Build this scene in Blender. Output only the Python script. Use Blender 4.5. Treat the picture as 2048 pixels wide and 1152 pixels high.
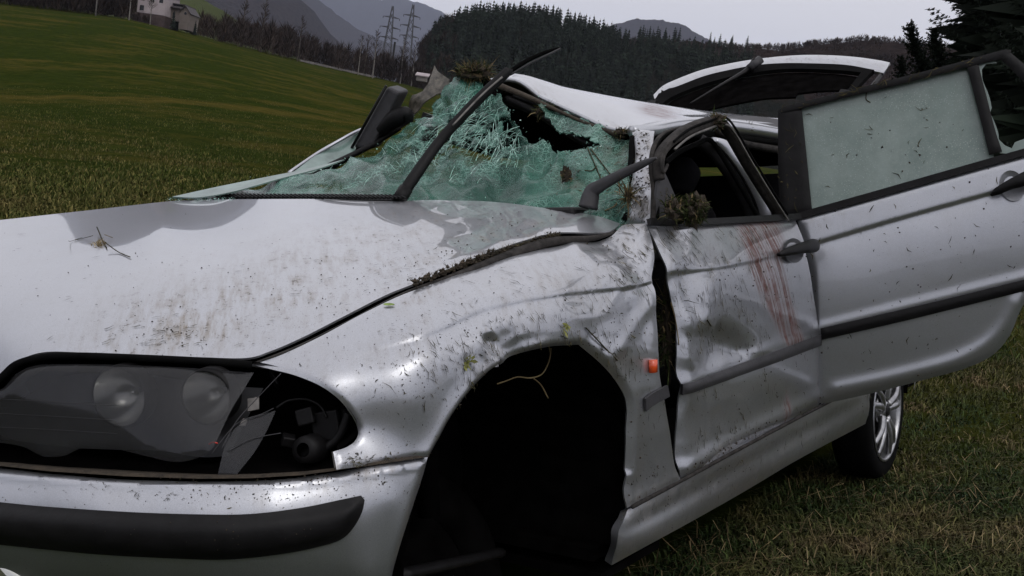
import bpy, bmesh, math, random
import numpy as np
from mathutils import Vector, Matrix, noise as mnoise
from mathutils.geometry import delaunay_2d_cdt

random.seed(7); np.random.seed(7)
for o in list(bpy.data.objects): bpy.data.objects.remove(o)
S = bpy.context.scene
COL = S.collection

# ------------------------------------------------------------------ camera
FPX = 2050.0                                    # focal length for a 2048 px wide picture
CC = np.array([1.66, 1.945, .935])              # camera in the car's own frame (x forward, y left, z up)
FW = np.array([-.822, -.566, -.0630]); FW = FW/np.linalg.norm(FW)
_r = np.cross(FW, [0, 0, 1]); _r /= np.linalg.norm(_r); _u = np.cross(_r, FW)
_a = math.radians(-.6)
RC = _r*math.cos(_a)+_u*math.sin(_a); UC = _u*math.cos(_a)-_r*math.sin(_a)
PITCH, ROLL = math.radians(7.0), math.radians(8.5)
CW = np.array([0., 0., 1.1])                    # camera in the world
FWW = np.array([0, math.cos(PITCH), -math.sin(PITCH)])
_u0 = np.array([0, math.sin(PITCH), math.cos(PITCH)])
RW = np.array([1., 0, 0])*math.cos(ROLL)+_u0*math.sin(ROLL)
UW = _u0*math.cos(ROLL)-np.array([1., 0, 0])*math.sin(ROLL)
ROT = np.stack([RW, UW, FWW], 1) @ np.stack([RC, UC, FW], 0)      # car frame -> world
CARM = Matrix.Identity(4)
for i in range(3):
    for j in range(3): CARM[i][j] = ROT[i, j]
_t = CW-ROT@CC
for i in range(3): CARM[i][3] = _t[i]
cam_d = bpy.data.cameras.new('camera'); cam = bpy.data.objects.new('camera', cam_d); COL.objects.link(cam)
cam_d.sensor_width = 36; cam_d.lens = 36*FPX/2048; cam_d.clip_start = .05; cam_d.clip_end = 30000
m = Matrix.Identity(4)
for i in range(3):
    m[i][0] = RW[i]; m[i][1] = UW[i]; m[i][2] = -FWW[i]; m[i][3] = CW[i]
cam.matrix_world = m
S.camera = cam

# ------------------------------------------------------------------ sky, sun, exposure (overcast)
w = bpy.data.worlds.new('World'); S.world = w; w.use_nodes = True
nt = w.node_tree; nt.nodes.clear()
sky = nt.nodes.new('ShaderNodeTexSky'); sky.sky_type = 'NISHITA'; sky.sun_disc = False
SUN_EL, SUN_AZ = math.radians(52), math.radians(150)
sky.sun_elevation = SUN_EL; sky.sun_rotation = SUN_AZ; sky.air_density = 1.0; sky.dust_density = 6.0; sky.ozone_density = 1.0
hs = nt.nodes.new('ShaderNodeHueSaturation'); hs.inputs['Saturation'].default_value = .16; hs.inputs['Value'].default_value = 1.0
bgn = nt.nodes.new('ShaderNodeBackground'); bgn.inputs['Strength'].default_value = .118
out = nt.nodes.new('ShaderNodeOutputWorld')
# an overcast veil over the clear sky: brighter towards the zenith, as overcast skies are 
tcw = nt.nodes.new('ShaderNodeTexCoord'); sxyz = nt.nodes.new('ShaderNodeSeparateXYZ'); nt.links.new(tcw.outputs['Generated'], sxyz.inputs[0])
mz = nt.nodes.new('ShaderNodeMath'); mz.operation = 'MAXIMUM'; mz.inputs[1].default_value = 0.; nt.links.new(sxyz.outputs['Z'], mz.inputs[0])
ml = nt.nodes.new('ShaderNodeMath'); ml.operation = 'MULTIPLY_ADD'; ml.inputs[1].default_value = .22; ml.inputs[2].default_value = 1.; nt.links.new(mz.outputs[0], ml.inputs[0])
vm = nt.nodes.new('ShaderNodeVectorMath'); vm.operation = 'SCALE'; vm.inputs[0].default_value = (7.9, 7.78, 8.2); nt.links.new(ml.outputs[0], vm.inputs['Scale'])
mxs = nt.nodes.new('ShaderNodeMix'); mxs.data_type = 'RGBA'; mxs.inputs['Factor'].default_value = .85; nt.links.new(vm.outputs[0], mxs.inputs['B'])
nt.links.new(sky.outputs[0], hs.inputs['Color']); nt.links.new(hs.outputs[0], mxs.inputs['A']); nt.links.new(mxs.outputs['Result'], bgn.inputs['Color']); nt.links.new(bgn.outputs[0], out.inputs['Surface'])
sl = bpy.data.lights.new('sun', 'SUN'); sl.energy = .5; sl.angle = math.radians(30); sl.color = (1, .98, .95)
so = bpy.data.objects.new('sun', sl); COL.objects.link(so)
so.rotation_euler = Vector((-math.sin(SUN_AZ)*math.cos(SUN_EL), -math.cos(SUN_AZ)*math.cos(SUN_EL), -math.sin(SUN_EL))).to_track_quat('-Z', 'Y').to_euler()
S.view_settings.view_transform = 'Standard'; S.view_settings.look = 'None'
S.view_settings.exposure = 0.0; S.view_settings.gamma = 1.0; S.view_settings.use_curve_mapping = False
S.render.engine = 'CYCLES'
try:
    S.cycles.max_bounces = 6; S.cycles.transparent_max_bounces = 12; S.cycles.volume_bounces = 0
except Exception: pass

# ------------------------------------------------------------------ geometry helpers
def ray(px, py):
    px = np.asarray(px, float); py = np.asarray(py, float)
    return FW+np.multiply.outer((px-1024)/FPX, RC)+np.multiply.outer((576-py)/FPX, UC)
def at(px, py, x=None, y=None, z=None, d=None, pl=None, g=None):
    """point of the car frame seen at a pixel, fixed by one coordinate, a plane, a surface or a distance"""
    r = ray(px, py)
    if pl is not None: t = ((pl[0]-CC)@pl[1])/(r@pl[1])
    elif x is not None: t = (x-CC[0])/r[0]
    elif y is not None: t = (y-CC[1])/r[1]
    elif z is not None: t = (z-CC[2])/r[2]
    elif g is not None:
        ts = np.linspace(.9, 6, 400); v = [g(CC+r*q) for q in ts]; t = ts[-1]
        for i in range(399):
            if v[i]*v[i+1] <= 0:
                a, b = ts[i], ts[i+1]
                for _ in range(30):
                    mm = (a+b)/2
                    if g(CC+r*a)*g(CC+r*mm) <= 0: b = mm
                    else: a = mm
                t = a; break
    else: t = d
    return CC+r*t
def depth(p): return float((np.asarray(p)-CC)@FW)
def pix(p):
    q = np.asarray(p)-CC; return 1024+FPX*(q@RC)/(q@FW), 576-FPX*(q@UC)/(q@FW)
def atw(px, py, D):
    """world point seen at a pixel at distance D along the view"""
    return CW+(FWW+RW*(px-1024)/FPX+UW*(576-py)/FPX)*D
def pixw(p):
    q = np.asarray(p)-CW; return 1024+FPX*(q@RW)/(q@FWW), 576-FPX*(q@UW)/(q@FWW)

class TPS:
    def __init__(s, P, v, lam=0.0):
        P = np.asarray(P, float); v = np.asarray(v, float); n = len(P); s.P = P
        K = s.k(P, P)+lam*np.eye(n); A = np.zeros((n+3, n+3)); A[:n, :n] = K
        Q = np.column_stack([np.ones(n), P]); A[:n, n:] = Q; A[n:, :n] = Q.T
        s.w = np.linalg.solve(A+1e-12*np.eye(n+3), np.concatenate([v, np.zeros(3)]))
    @staticmethod
    def k(A, B):
        d2 = ((A[:, None]-B[None])**2).sum(-1); return .5*d2*np.log(d2+1e-12)
    def __call__(s, Q):
        Q = np.asarray(Q, float); o = np.empty(len(Q))
        for i in range(0, len(Q), 20000):
            q = Q[i:i+20000]; o[i:i+20000] = s.k(q, s.P)@s.w[:-3]+s.w[-3]+q@s.w[-2:]
        return o
class Surf:
    """smooth surface of the car frame through control points (inverse distance over the view, exact for planes)"""
    def __init__(s, ctrl, lam=2e-4):
        P = []; v = []
        for c in ctrl:
            if len(c) == 3 and isinstance(c[2], dict): p = at(c[0], c[1], **c[2]); q = (c[0], c[1])
            else: p = np.asarray(c, float); q = pix(p)
            P.append((q[0]/1000, q[1]/1000)); v.append(1/depth(p))
        s.t = TPS(P, v, lam)
    def pts(s, px, py):
        px = np.asarray(px, float); py = np.asarray(py, float)
        w_ = s.t(np.column_stack([px, py])/1000); return CC+ray(px, py)/w_[:, None]
    def nrm(s, px, py):
        a = s.pts(px+1., py)-s.pts(px-1., py); b = s.pts(px, py+1.)-s.pts(px, py-1.)
        n = np.cross(a, b); n /= np.linalg.norm(n, axis=1)[:, None]
        p = s.pts(px, py); f = np.sign(((CC-p)*n).sum(1)); return n*f[:, None]

def resample(pts, step, sharp=42, closed=True):
    """spline through the outline, keeping sharp corners"""
    P = np.asarray(pts, float); n = len(P); res = []
    def corner(i):
        if not closed and i in (0, n-1): return True
        a = P[i]-P[i-1]; b = P[(i+1) % n]-P[i]
        c = (a@b)/(np.linalg.norm(a)*np.linalg.norm(b)+1e-9); return math.degrees(math.acos(max(-1, min(1, c)))) > sharp
    cs = [corner(i) for i in range(n)]
    for i in range(n if closed else n-1):
        p1, p2 = P[i], P[(i+1) % n]
        p0 = P[i-1] if not cs[i] else 2*p1-p2
        p3 = P[(i+2) % n] if not cs[(i+1) % n] else 2*p2-p1
        L = np.linalg.norm(p2-p1); k = max(1, int(round(L/step)))
        for j in range(k):
            t = j/k
            res.append(.5*((2*p1)+(-p0+p2)*t+(2*p0-5*p1+4*p2-p3)*t*t+(-p0+3*p1-3*p2+p3)*t**3))
    if not closed: res.append(P[-1])
    return np.array(res)
def inside(poly, Q):
    x, y = Q[:, 0], Q[:, 1]; c = np.zeros(len(Q), bool); n = len(poly)
    for i in range(n):
        x1, y1 = poly[i]; x2, y2 = poly[i-1]
        if y1 == y2: continue
        c ^= ((y1 > y) != (y2 > y)) & (x < (x2-x1)*(y-y1)/(y2-y1)+x1)
    return c
def dist_poly(poly, Q, closed=True):
    d = np.full(len(Q), 1e9); n = len(poly)
    for i in range(0 if closed else 1, n):
        a = poly[i-1]; b = poly[i]; ab = b-a; L = ab@ab+1e-9
        t = np.clip(((Q-a)@ab)/L, 0, 1); e = Q-a-t[:, None]*ab; d = np.minimum(d, (e*e).sum(1))
    return np.sqrt(d)
def sdist_line(line, Q):
    """signed distance to an open line and position along it 0..1"""
    line = np.asarray(line, float); best = np.full(len(Q), 1e18); sg = np.zeros(len(Q)); tt = np.zeros(len(Q)); n = len(line)-1
    for i in range(n):
        a, b = line[i], line[i+1]; ab = b-a; L = ab@ab+1e-9
        t = np.clip(((Q-a)@ab)/L, 0, 1); e = Q-a-t[:, None]*ab; d = (e*e).sum(1); k = d < best
        best[k] = d[k]; cr = ab[0]*(Q[:, 1]-a[1])-ab[1]*(Q[:, 0]-a[0]); sg[k] = np.sign(cr)[k]; tt[k] = ((i+t)/n)[k]
    return np.sqrt(best)*sg, tt
def gauss(Q, cx, cy, rx, ry, rot=0):
    a = math.radians(rot); dx = Q[:, 0]-cx; dy = Q[:, 1]-cy
    u = dx*math.cos(a)+dy*math.sin(a); v = -dx*math.sin(a)+dy*math.cos(a)
    return np.exp(-(u/rx)**2-(v/ry)**2)
def crease(Q, line, width, amp, fade=.12):
    d, t = sdist_line(resample(line, 20, closed=False), Q)
    f = np.clip(np.minimum(t, 1-t)/fade, 0, 1) if fade else 1.
    return amp*np.exp(-(d/width)**2)*f
def step_line(Q, line, width, amp, fade=.12):
    """a fold: one side of the line stands higher than the other"""
    d, t = sdist_line(resample(line, 20, closed=False), Q)
    f = np.clip(np.minimum(t, 1-t)/fade, 0, 1) if fade else 1.
    return amp*np.tanh(d/width)*np.exp(-(d/(width*5))**2)*f
def swage(Q, line, amp, lip=1.6, run=55., fade=.05):
    """pressed style line: the sheet steps in below it and comes back out further down"""
    d, t = sdist_line(resample(line, 12, closed=False), Q); fa, fb = fade if isinstance(fade, tuple) else (fade, fade); f = np.clip(t/fa, 0, 1)*np.clip((1-t)/fb, 0, 1)
    return -amp*f/(1+np.exp(-d/lip))*np.exp(-np.maximum(d, 0)/run)
def rails(line, offs=(-9, -5, -2.5, 0, 2.5, 5, 9)):
    L = resample(line, 6, closed=False); T = np.gradient(L, axis=0); T /= np.linalg.norm(T, axis=1)[:, None]; Nn = np.column_stack([-T[:, 1], T[:, 0]]); return [L+Nn*o_ for o_ in offs]
def crumple(Q, scale, seed, amp):
    """sharp little ridges and flats of buckled sheet"""
    a = vnoise(Q+vnoise(Q, scale*2, seed+3)[:, None]*scale*.5, scale, seed); return amp*(.5-np.abs(a)*2.2)
def vnoise(Q, scale, seed=0):
    return np.array([mnoise.noise(Vector((x/scale, y/scale, seed*7.3))) for x, y in Q])

def link(name, me, mats=None, parent=None):
    o = bpy.data.objects.new(name, me); COL.objects.link(o)
    if mats is not None:
        for mm in (mats if isinstance(mats, (list, tuple)) else [mats]): me.materials.append(mm)
    if parent is not None: o.parent = parent
    return o
def mesh(name, V, F, smooth=False):
    me = bpy.data.meshes.new(name); me.from_pydata([tuple(map(float, v)) for v in V], [], F)
    if smooth: me.polygons.foreach_set('use_smooth', [True]*len(me.polygons))
    me.update(); return me
def tag(o, label, cat=None, group=None, kind=None):
    o['label'] = label
    if cat: o['category'] = cat
    if group: o['group'] = group
    if kind: o['kind'] = kind
    return o
def struct(o): o['kind'] = 'structure'; return o
def empty(name, loc=(0, 0, 0), label=None, cat=None, group=None, mat=None):
    o = bpy.data.objects.new(name, None); COL.objects.link(o); o.empty_display_size = .2
    if mat is not None: o.matrix_world = mat
    else: o.location = loc
    if label: tag(o, label, cat, group)
    return o

PANELS = {}
def panel(name, outline, surf, mat, parent, step=8, thick=.003, hem=0., hemw=10, disp=None, stain=None, sharp=42, off=0., key=None, extra=None):
    if not isinstance(surf, Surf): surf = Surf(surf)
    O = resample(outline, step, sharp)
    x0, y0 = O.min(0); x1, y1 = O.max(0)
    gx, gy = np.meshgrid(np.arange(x0, x1, step), np.arange(y0, y1, step*.9))
    gx = gx+(np.arange(gx.shape[0]) % 2)[:, None]*step*.5
    G = np.column_stack([gx.ravel(), gy.ravel()]); G = G[inside(O, G)]; G = G[dist_poly(O, G) > step*.55]
    if extra is not None:
        E_ = np.vstack(extra); E_ = E_[inside(O, E_)]; E_ = E_[dist_poly(O, E_) > 2.5]
        if len(E_): G = G[np.array([((E_-g_)**2).sum(1).min() > (step*.45)**2 for g_ in G])]; G = np.vstack([G, E_])
    Q = np.vstack([O, G]); n = len(O)
    vs, _, fs, *_r = delaunay_2d_cdt([Vector(q) for q in Q], [(i, (i+1) % n) for i in range(n)], [], 0, 1e-5)
    Q = np.array([(v.x, v.y) for v in vs]); fs = np.array([f[:3] for f in fs])
    fs = fs[inside(O, Q[fs].mean(1))]
    P = surf.pts(Q[:, 0], Q[:, 1]); N = surf.nrm(Q[:, 0], Q[:, 1]); h = np.full(len(Q), float(off))
    if hem: d = dist_poly(O, Q); h -= hem*np.exp(-(d/hemw)**2)
    if disp is not None: h = h+disp(Q)
    P = P+N*h[:, None]
    a, b, c_ = P[fs[:, 0]], P[fs[:, 1]], P[fs[:, 2]]
    fl = (np.cross(b-a, c_-a)*(CC-a)).sum(1) < 0; fs[fl] = fs[fl][:, ::-1]
    me = mesh(name, P, fs.tolist(), True)
    at_ = me.attributes.new('stain', 'FLOAT_COLOR', 'POINT')
    st = np.zeros((len(Q), 4)); st[:, 3] = 1
    if stain is not None:
        for ch, fn in stain.items(): st[:, ch] = np.clip(fn(Q), 0, 1)
    at_.data.foreach_set('color', st.ravel())
    o = link(name, me, mat, parent)
    if thick:
        md = o.modifiers.new('thick', 'SOLIDIFY'); md.thickness = thick; md.offset = -1
        es = o.modifiers.new('crisp_rim', 'EDGE_SPLIT'); es.split_angle = math.radians(50)
    PANELS[key or name] = (surf, O, disp, off)
    return o

def sweep_data(path, w, h, up=(0, 0, 1), n=8, power=3.0, closed_ends=True):
    P = np.asarray(path, float); k = len(P)
    w = np.broadcast_to(np.asarray(w, float), (k,)); h = np.broadcast_to(np.asarray(h, float), (k,))
    V = []; F = []; up = np.asarray(up, float)
    for i in range(k):
        t = P[min(i+1, k-1)]-P[max(i-1, 0)]; t = t/(np.linalg.norm(t)+1e-9)
        s = np.cross(t, up); s /= np.linalg.norm(s)+1e-9; u = np.cross(s, t)
        for j in range(n):
            a = 2*math.pi*(j+.5)/n; ca, sa = math.cos(a), math.sin(a)
            rr = (abs(ca)**power+abs(sa)**power)**(-1/power)
            V.append(P[i]+s*ca*rr*w[i]/2+u*sa*rr*h[i]/2)
    for i in range(k-1):
        for j in range(n):
            F.append((i*n+j, i*n+(j+1) % n, (i+1)*n+(j+1) % n, (i+1)*n+j))
    if closed_ends: F.append(tuple(range(n))[::-1]); F.append(tuple((k-1)*n+j for j in range(n)))
    return V, F
def sweep(name, path, w, h, mat, parent, up=(0, 0, 1), n=8, smooth=True, power=3.0, res=6, closed=False):
    P = np.asarray(path, float)
    if res > 1: 
        k = len(P); w = np.broadcast_to(np.asarray(w, float), (k,)); h = np.broadcast_to(np.asarray(h, float), (k,))
        A = np.column_stack([P, w, h]); R_ = []
        for i in range(k-1):
            p0, p1, p2, p3 = A[max(i-1, 0)], A[i], A[i+1], A[min(i+2, k-1)]
            for j in range(res):
                t = j/res; R_.append(.5*((2*p1)+(-p0+p2)*t+(2*p0-5*p1+4*p2-p3)*t*t+(-p0+3*p1-3*p2+p3)*t**3))
        R_.append(A[-1]); R_ = np.array(R_); P, w, h = R_[:, :3], R_[:, 3], R_[:, 4]
    V, F = sweep_data(P, w, h, up, n, power)
    return link(name, mesh(name, V, F, smooth), mat, parent)
def box_data(c, s, M=None):
    V = []
    for x in (-.5, .5):
        for y in (-.5, .5):
            for z in (-.5, .5):
                v = np.array([x*s[0], y*s[1], z*s[2]])
                if M is not None: v = M@v
                V.append(v+np.asarray(c))
    return V, [(0, 1, 3, 2), (4, 6, 7, 5), (0, 4, 5, 1), (2, 3, 7, 6), (0, 2, 6, 4), (1, 5, 7, 3)]
class MB:
    def __init__(s): s.V = []; s.F = []
    def add(s, VF):
        k = len(s.V); s.V += list(VF[0]); s.F += [tuple(i+k for i in f) for f in VF[1]]; return s
    def box(s, c, sz, M=None): return s.add(box_data(c, sz, M))
    def bar(s, a, b, w, h=None, up=(0, 0, 1), n=4, power=8): return s.add(sweep_data([a, b], w, h or w, up, n, power))
    def build(s, name, mat, parent=None, smooth=False, bevel=0):
        o = link(name, mesh(name, s.V, s.F, smooth), mat, parent)
        if bevel: b = o.modifiers.new('bevel', 'BEVEL'); b.width = bevel; b.segments = 3; b.limit_method = 'ANGLE'
        return o
def lathe_data(prof, n=48, c=(0, 0, 0), M=None):
    """profile of (radius, axial) turned round the local y axis"""
    V = []; F = []; k = len(prof)
    for i in range(n):
        a = 2*math.pi*i/n
        for r_, y in prof:
            v = np.array([r_*math.cos(a), y, r_*math.sin(a)])
            V.append((M@v if M is not None else v)+np.asarray(c))
    for i in range(n):
        for j in range(k-1):
            F.append((i*k+j, i*k+j+1, ((i+1) % n)*k+j+1, ((i+1) % n)*k+j))
    return V, F

# ------------------------------------------------------------------ materials
MATS = {}
def newmat(name):
    mt = bpy.data.materials.new(name); mt.use_nodes = True; t = mt.node_tree
    b = t.nodes['Principled BSDF']; MATS[name] = mt; return mt, t, b
def N(t, typ, **k):
    n = t.nodes.new(typ)
    for a, v in k.items():
        if a.startswith('_'): setattr(n, a[1:], v)
        else: n.inputs[a.replace('__', ' ')].default_value = v
    return n
def ramp(t, fac, stops):
    r_ = t.nodes.new('ShaderNodeValToRGB'); e = r_.color_ramp.elements
    while len(e) > 1: e.remove(e[-1])
    e[0].position = stops[0][0]; e[0].color = (*stops[0][1], 1)
    for p, c in stops[1:]:
        q = e.new(p); q.color = (*c, 1)
    t.links.new(fac, r_.inputs['Fac']); return r_
def g3(v): return (v, v, v)
def coords(t, scale=(1, 1, 1), kind='Object'):
    tc = t.nodes.new('ShaderNodeTexCoord'); mp = t.nodes.new('ShaderNodeMapping'); mp.inputs['Scale'].default_value = scale
    t.links.new(tc.outputs[kind], mp.inputs['Vector']); return mp.outputs[0]
def noise(t, vec, scale, detail=4, rough=.55):
    n = N(t, 'ShaderNodeTexNoise', Scale=scale, Detail=detail, Roughness=rough); t.links.new(vec, n.inputs['Vector']); return n.outputs['Fac']
def mixc(t, fac, a, b, blend='MIX'):
    n = t.nodes.new('ShaderNodeMix'); n.data_type = 'RGBA'; n.blend_type = blend
    for sock, v in ((n.inputs['Factor'], fac), (n.inputs['A'], a), (n.inputs['B'], b)):
        if isinstance(v, bpy.types.NodeSocket): t.links.new(v, sock)
        elif isinstance(v, (int, float)): sock.default_value = v
        else: sock.default_value = (*v, 1)
    return n.outputs['Result']
for_ = None
def mth(t, op, a, b=None, clamp=False):
    n = t.nodes.new('ShaderNodeMath'); n.operation = op; n.use_clamp = clamp
    for i, v in enumerate((a, b)):
        if v is None: continue
        if isinstance(v, bpy.types.NodeSocket): t.links.new(v, n.inputs[i])
        else: n.inputs[i].default_value = v
    return n.outputs[0]
def bump(t, b, h, strength=.3, dist=.01):
    n = N(t, 'ShaderNodeBump', Strength=strength, Distance=dist); t.links.new(h, n.inputs['Height']); t.links.new(n.outputs[0], b.inputs['Normal']); return n
def simple(name, col, rough=.6, metal=0., var=.25, scale=20, spec=.5, coat=0., bmp=0., kind='Object'):
    mt, t, b = newmat(name); v = coords(t, kind=kind); n1 = noise(t, v, scale)
    lo = tuple(c*(1-var) for c in col); hi = tuple(min(1, c*(1+var)) for c in col)
    r_ = ramp(t, n1, [(.3, lo), (.7, hi)]); t.links.new(r_.outputs[0], b.inputs['Base Color'])
    b.inputs['Roughness'].default_value = rough; b.inputs['Metallic'].default_value = metal
    b.inputs['Specular IOR Level'].default_value = spec; b.inputs['Coat Weight'].default_value = coat
    if bmp: bump(t, b, noise(t, v, scale*4), bmp, .003)
    return mt

_d = at(1590, 692, y=.873)-at(1518, 455, y=.83); BLROT = -math.atan2(_d[0], _d[2]) if _d[2] > 0 else -math.atan2(-_d[0], -_d[2])     # the runs lean with the tilted car
def make_paint():
    mt, t, b = newmat('silver_paint'); v = coords(t)
    st = N(t, 'ShaderNodeAttribute', _attribute_name='stain'); sp = t.nodes.new('ShaderNodeSeparateColor'); t.links.new(st.outputs['Color'], sp.inputs[0])
    R_, G_, B_ = sp.outputs[0], sp.outputs[1], sp.outputs[2]
    flake = noise(t, v, 700, 2)
    base = ramp(t, flake, [(.2, (.37, .38, .41)), (.5, (.445, .455, .485)), (.8, (.54, .55, .585))]).outputs[0]
    film = noise(t, v, 9, 6, .65)
    # thin dusty film
    base = mixc(t, mth(t, 'MULTIPLY', ramp(t, film, [(.45, g3(0)), (.75, g3(1))]).outputs[0], .10), base, (.30, .27, .22))
    # mud wiped in streaks
    mz_ = N(t, 'ShaderNodeMapping'); mz_.inputs['Rotation'].default_value = (0, 0, .75); t.links.new(v, mz_.inputs['Vector']); mq_ = N(t, 'ShaderNodeMapping'); mq_.inputs['Scale'].default_value = (62, 8, 20); t.links.new(mz_.outputs[0], mq_.inputs['Vector'])
    s1 = noise(t, mq_.outputs[0], 1.0, 6, .7); s2 = noise(t, v, 70, 6, .75); s3 = noise(t, v, 14, 4, .6)
    wet = mth(t, 'MULTIPLY', R_, mth(t, 'MULTIPLY', ramp(t, s1, [(.42, g3(0)), (.66, g3(1))]).outputs[0], ramp(t, s3, [(.35, g3(.2)), (.6, g3(1))]).outputs[0]), True)
    clot = mth(t, 'MULTIPLY', mth(t, 'MINIMUM', mth(t, 'MULTIPLY', R_, 1.5), 1.0), ramp(t, mth(t, 'ADD', mth(t, 'MULTIPLY', s2, .7), mth(t, 'MULTIPLY', s1, .3)), [(.56, g3(0)), (.64, g3(1))]).outputs[0], True)
    base = mixc(t, mth(t, 'MULTIPLY', wet, .85), base, (.20, .158, .105))
    base = mixc(t, mth(t, 'MULTIPLY', clot, .8), base, (.055, .04, .026)); mud = mth(t, 'MAXIMUM', mth(t, 'MULTIPLY', wet, .6), clot)
    # red brown dried runs
    mr_ = N(t, 'ShaderNodeMapping'); mr_.inputs['Rotation'].default_value = (0, BLROT, 0); t.links.new(v, mr_.inputs['Vector']); ms_ = N(t, 'ShaderNodeMapping'); ms_.inputs['Scale'].default_value = (110, 5, 3.2); t.links.new(mr_.outputs[0], ms_.inputs['Vector']); b1 = noise(t, ms_.outputs[0], 1.0, 6, .65)
    blw = mth(t, 'MULTIPLY', mth(t, 'MULTIPLY', G_, ramp(t, noise(t, v, 40, 5, .7), [(.3, g3(.15)), (.6, g3(1))]).outputs[0]), .55)
    bls = mth(t, 'MULTIPLY', ramp(t, b1, [(.43, g3(0)), (.51, g3(1))]).outputs[0], mth(t, 'MINIMUM', mth(t, 'MULTIPLY', G_, 1.6), 1.0))
    bl = mth(t, 'MAXIMUM', blw, mth(t, 'MULTIPLY', bls, ramp(t, noise(t, v, 24, 4, .7), [(.32, g3(.5)), (.57, g3(1))]).outputs[0]), True)
    base = mixc(t, mth(t, 'MULTIPLY', bl, .95), base, (.105, .024, .012))
    # fine specks of soil
    vor = N(t, 'ShaderNodeTexVoronoi', Scale=170.0); t.links.new(v, vor.inputs['Vector'])
    spk = mth(t, 'LESS_THAN', vor.outputs['Distance'], .13); pick = noise(t, v, 31, 3)
    spk = mth(t, 'MULTIPLY', spk, mth(t, 'GREATER_THAN', mth(t, 'ADD', pick, mth(t, 'MULTIPLY', B_, .35)), .62))
    base = mixc(t, mth(t, 'MULTIPLY', spk, .8), base, (.05, .035, .022))
    t.links.new(base, b.inputs['Base Color'])
    dirt = mth(t, 'MAXIMUM', mth(t, 'MAXIMUM', mth(t, 'MULTIPLY', mud, .8), spk), mth(t, 'MULTIPLY', bl, .6))
    t.links.new(mth(t, 'SUBTRACT', .85, mth(t, 'MULTIPLY', dirt, .85)), b.inputs['Metallic'])
    t.links.new(mth(t, 'ADD', .335, mth(t, 'MULTIPLY', dirt, .45)), b.inputs['Roughness'])
    t.links.new(mth(t, 'MULTIPLY', mth(t, 'SUBTRACT', 1.0, dirt), 1.0), b.inputs['Coat Weight'])
    b.inputs['Coat Roughness'].default_value = .025
    big = noise(t, v, 6, 3); bump(t, b, mth(t, 'ADD', big, mth(t, 'MULTIPLY', noise(t, v, 260, 2), .012)), .07, .012)
    return mt
PAINT = make_paint()
BLACK = simple('black_plastic', (.007, .0066, .007), .5, var=.3, scale=30, bmp=.15, spec=.18)
DGREY = simple('dark_grey_plastic', (.032, .031, .034), .6, var=.25, scale=25, bmp=.2)
RUBBER = simple('rubber', (.005, .005, .005), .85, var=.3, spec=.03)
VOID = simple('inner_black_with_shade', (.004, .0037, .0037), .95, var=.4, spec=0.)  # near black: the shade of inner parts is put into the colour
FABRIC = simple('dark_seat_fabric', (.006, .006, .007), .95, var=.3, spec=.02)
STEEL = simple('bare_steel', (.16, .15, .14), .5, .8, var=.4, scale=30)
TRIM = simple('muddy_trim', (.030, .027, .025), .75, var=.6, scale=45, bmp=.4, spec=.15)
ALLOY = simple('alloy', (.36, .36, .37), .32, .9, var=.2, scale=40)
MUD = simple('mud', (.035, .025, .015), .9, var=.55, scale=60, bmp=.8)
ORANGE = simple('orange_lens', (.75, .09, .02), .25, var=.2, coat=.6)

def make_cracked():
    mt, t, b = newmat('cracked_glass'); v = coords(t)
    w1 = noise(t, v, 14, 4); 
    def vor(scale):
        n = N(t, 'ShaderNodeTexVoronoi', Scale=scale, _feature='DISTANCE_TO_EDGE'); t.links.new(v, n.inputs['Vector']); return n.outputs['Distance']
    c1 = mth(t, 'LESS_THAN', vor(13), .010); c2 = mth(t, 'LESS_THAN', vor(64), .045); c3 = mth(t, 'LESS_THAN', vor(180), .08)
    dens = ramp(t, w1, [(.38, g3(.12)), (.60, g3(1))]).outputs[0]
    stb = N(t, 'ShaderNodeAttribute', _attribute_name='stain'); spb = t.nodes.new('ShaderNodeSeparateColor'); t.links.new(stb.outputs['Color'], spb.inputs[0])
    dens = mth(t, 'MULTIPLY', dens, mth(t, 'SUBTRACT', 1.0, spb.outputs[2], True))
    cr = mth(t, 'MAXIMUM', mth(t, 'MULTIPLY', mth(t, 'MULTIPLY', c1, .45), mth(t, 'SUBTRACT', 1.0, spb.outputs[2], True)), mth(t, 'MULTIPLY', mth(t, 'MAXIMUM', c2, mth(t, 'MULTIPLY', c3, .6)), dens))
    col = ramp(t, noise(t, v, 5, 4), [(.3, (.004, .042, .028)), (.5, (.018, .095, .066)), (.74, (.06, .19, .14))]).outputs[0]
    col = mixc(t, mth(t, 'MULTIPLY', cr, .6), col, (.36, .60, .51)); t.links.new(col, b.inputs['Base Color'])
    b.inputs['Roughness'].default_value = .10; b.inputs['Specular IOR Level'].default_value = .3
    st = N(t, 'ShaderNodeAttribute', _attribute_name='stain'); sp = t.nodes.new('ShaderNodeSeparateColor'); t.links.new(st.outputs['Color'], sp.inputs[0])
    mdm = mth(t, 'MULTIPLY', sp.outputs[0], ramp(t, noise(t, v, 30, 5), [(.3, g3(0)), (.6, g3(1))]).outputs[0])
    col2 = mixc(t, mdm, col, (.10, .075, .05)); t.links.new(col2, b.inputs['Base Color'])
    hol = mth(t, 'MULTIPLY', sp.outputs[1], ramp(t, noise(t, v, 13, 3), [(.43, g3(0)), (.51, g3(1))]).outputs[0]); al = mth(t, 'SUBTRACT', mth(t, 'ADD', .82, mth(t, 'MULTIPLY', cr, .18), True), mth(t, 'MULTIPLY', hol, .92), True); t.links.new(mth(t, 'MAXIMUM', al, mdm), b.inputs['Alpha'])
    bump(t, b, mth(t, 'ADD', mth(t, 'MULTIPLY', noise(t, v, 22, 5, .6), 1.0), mth(t, 'MULTIPLY', cr, .25)), .45, .010)
    return mt
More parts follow.
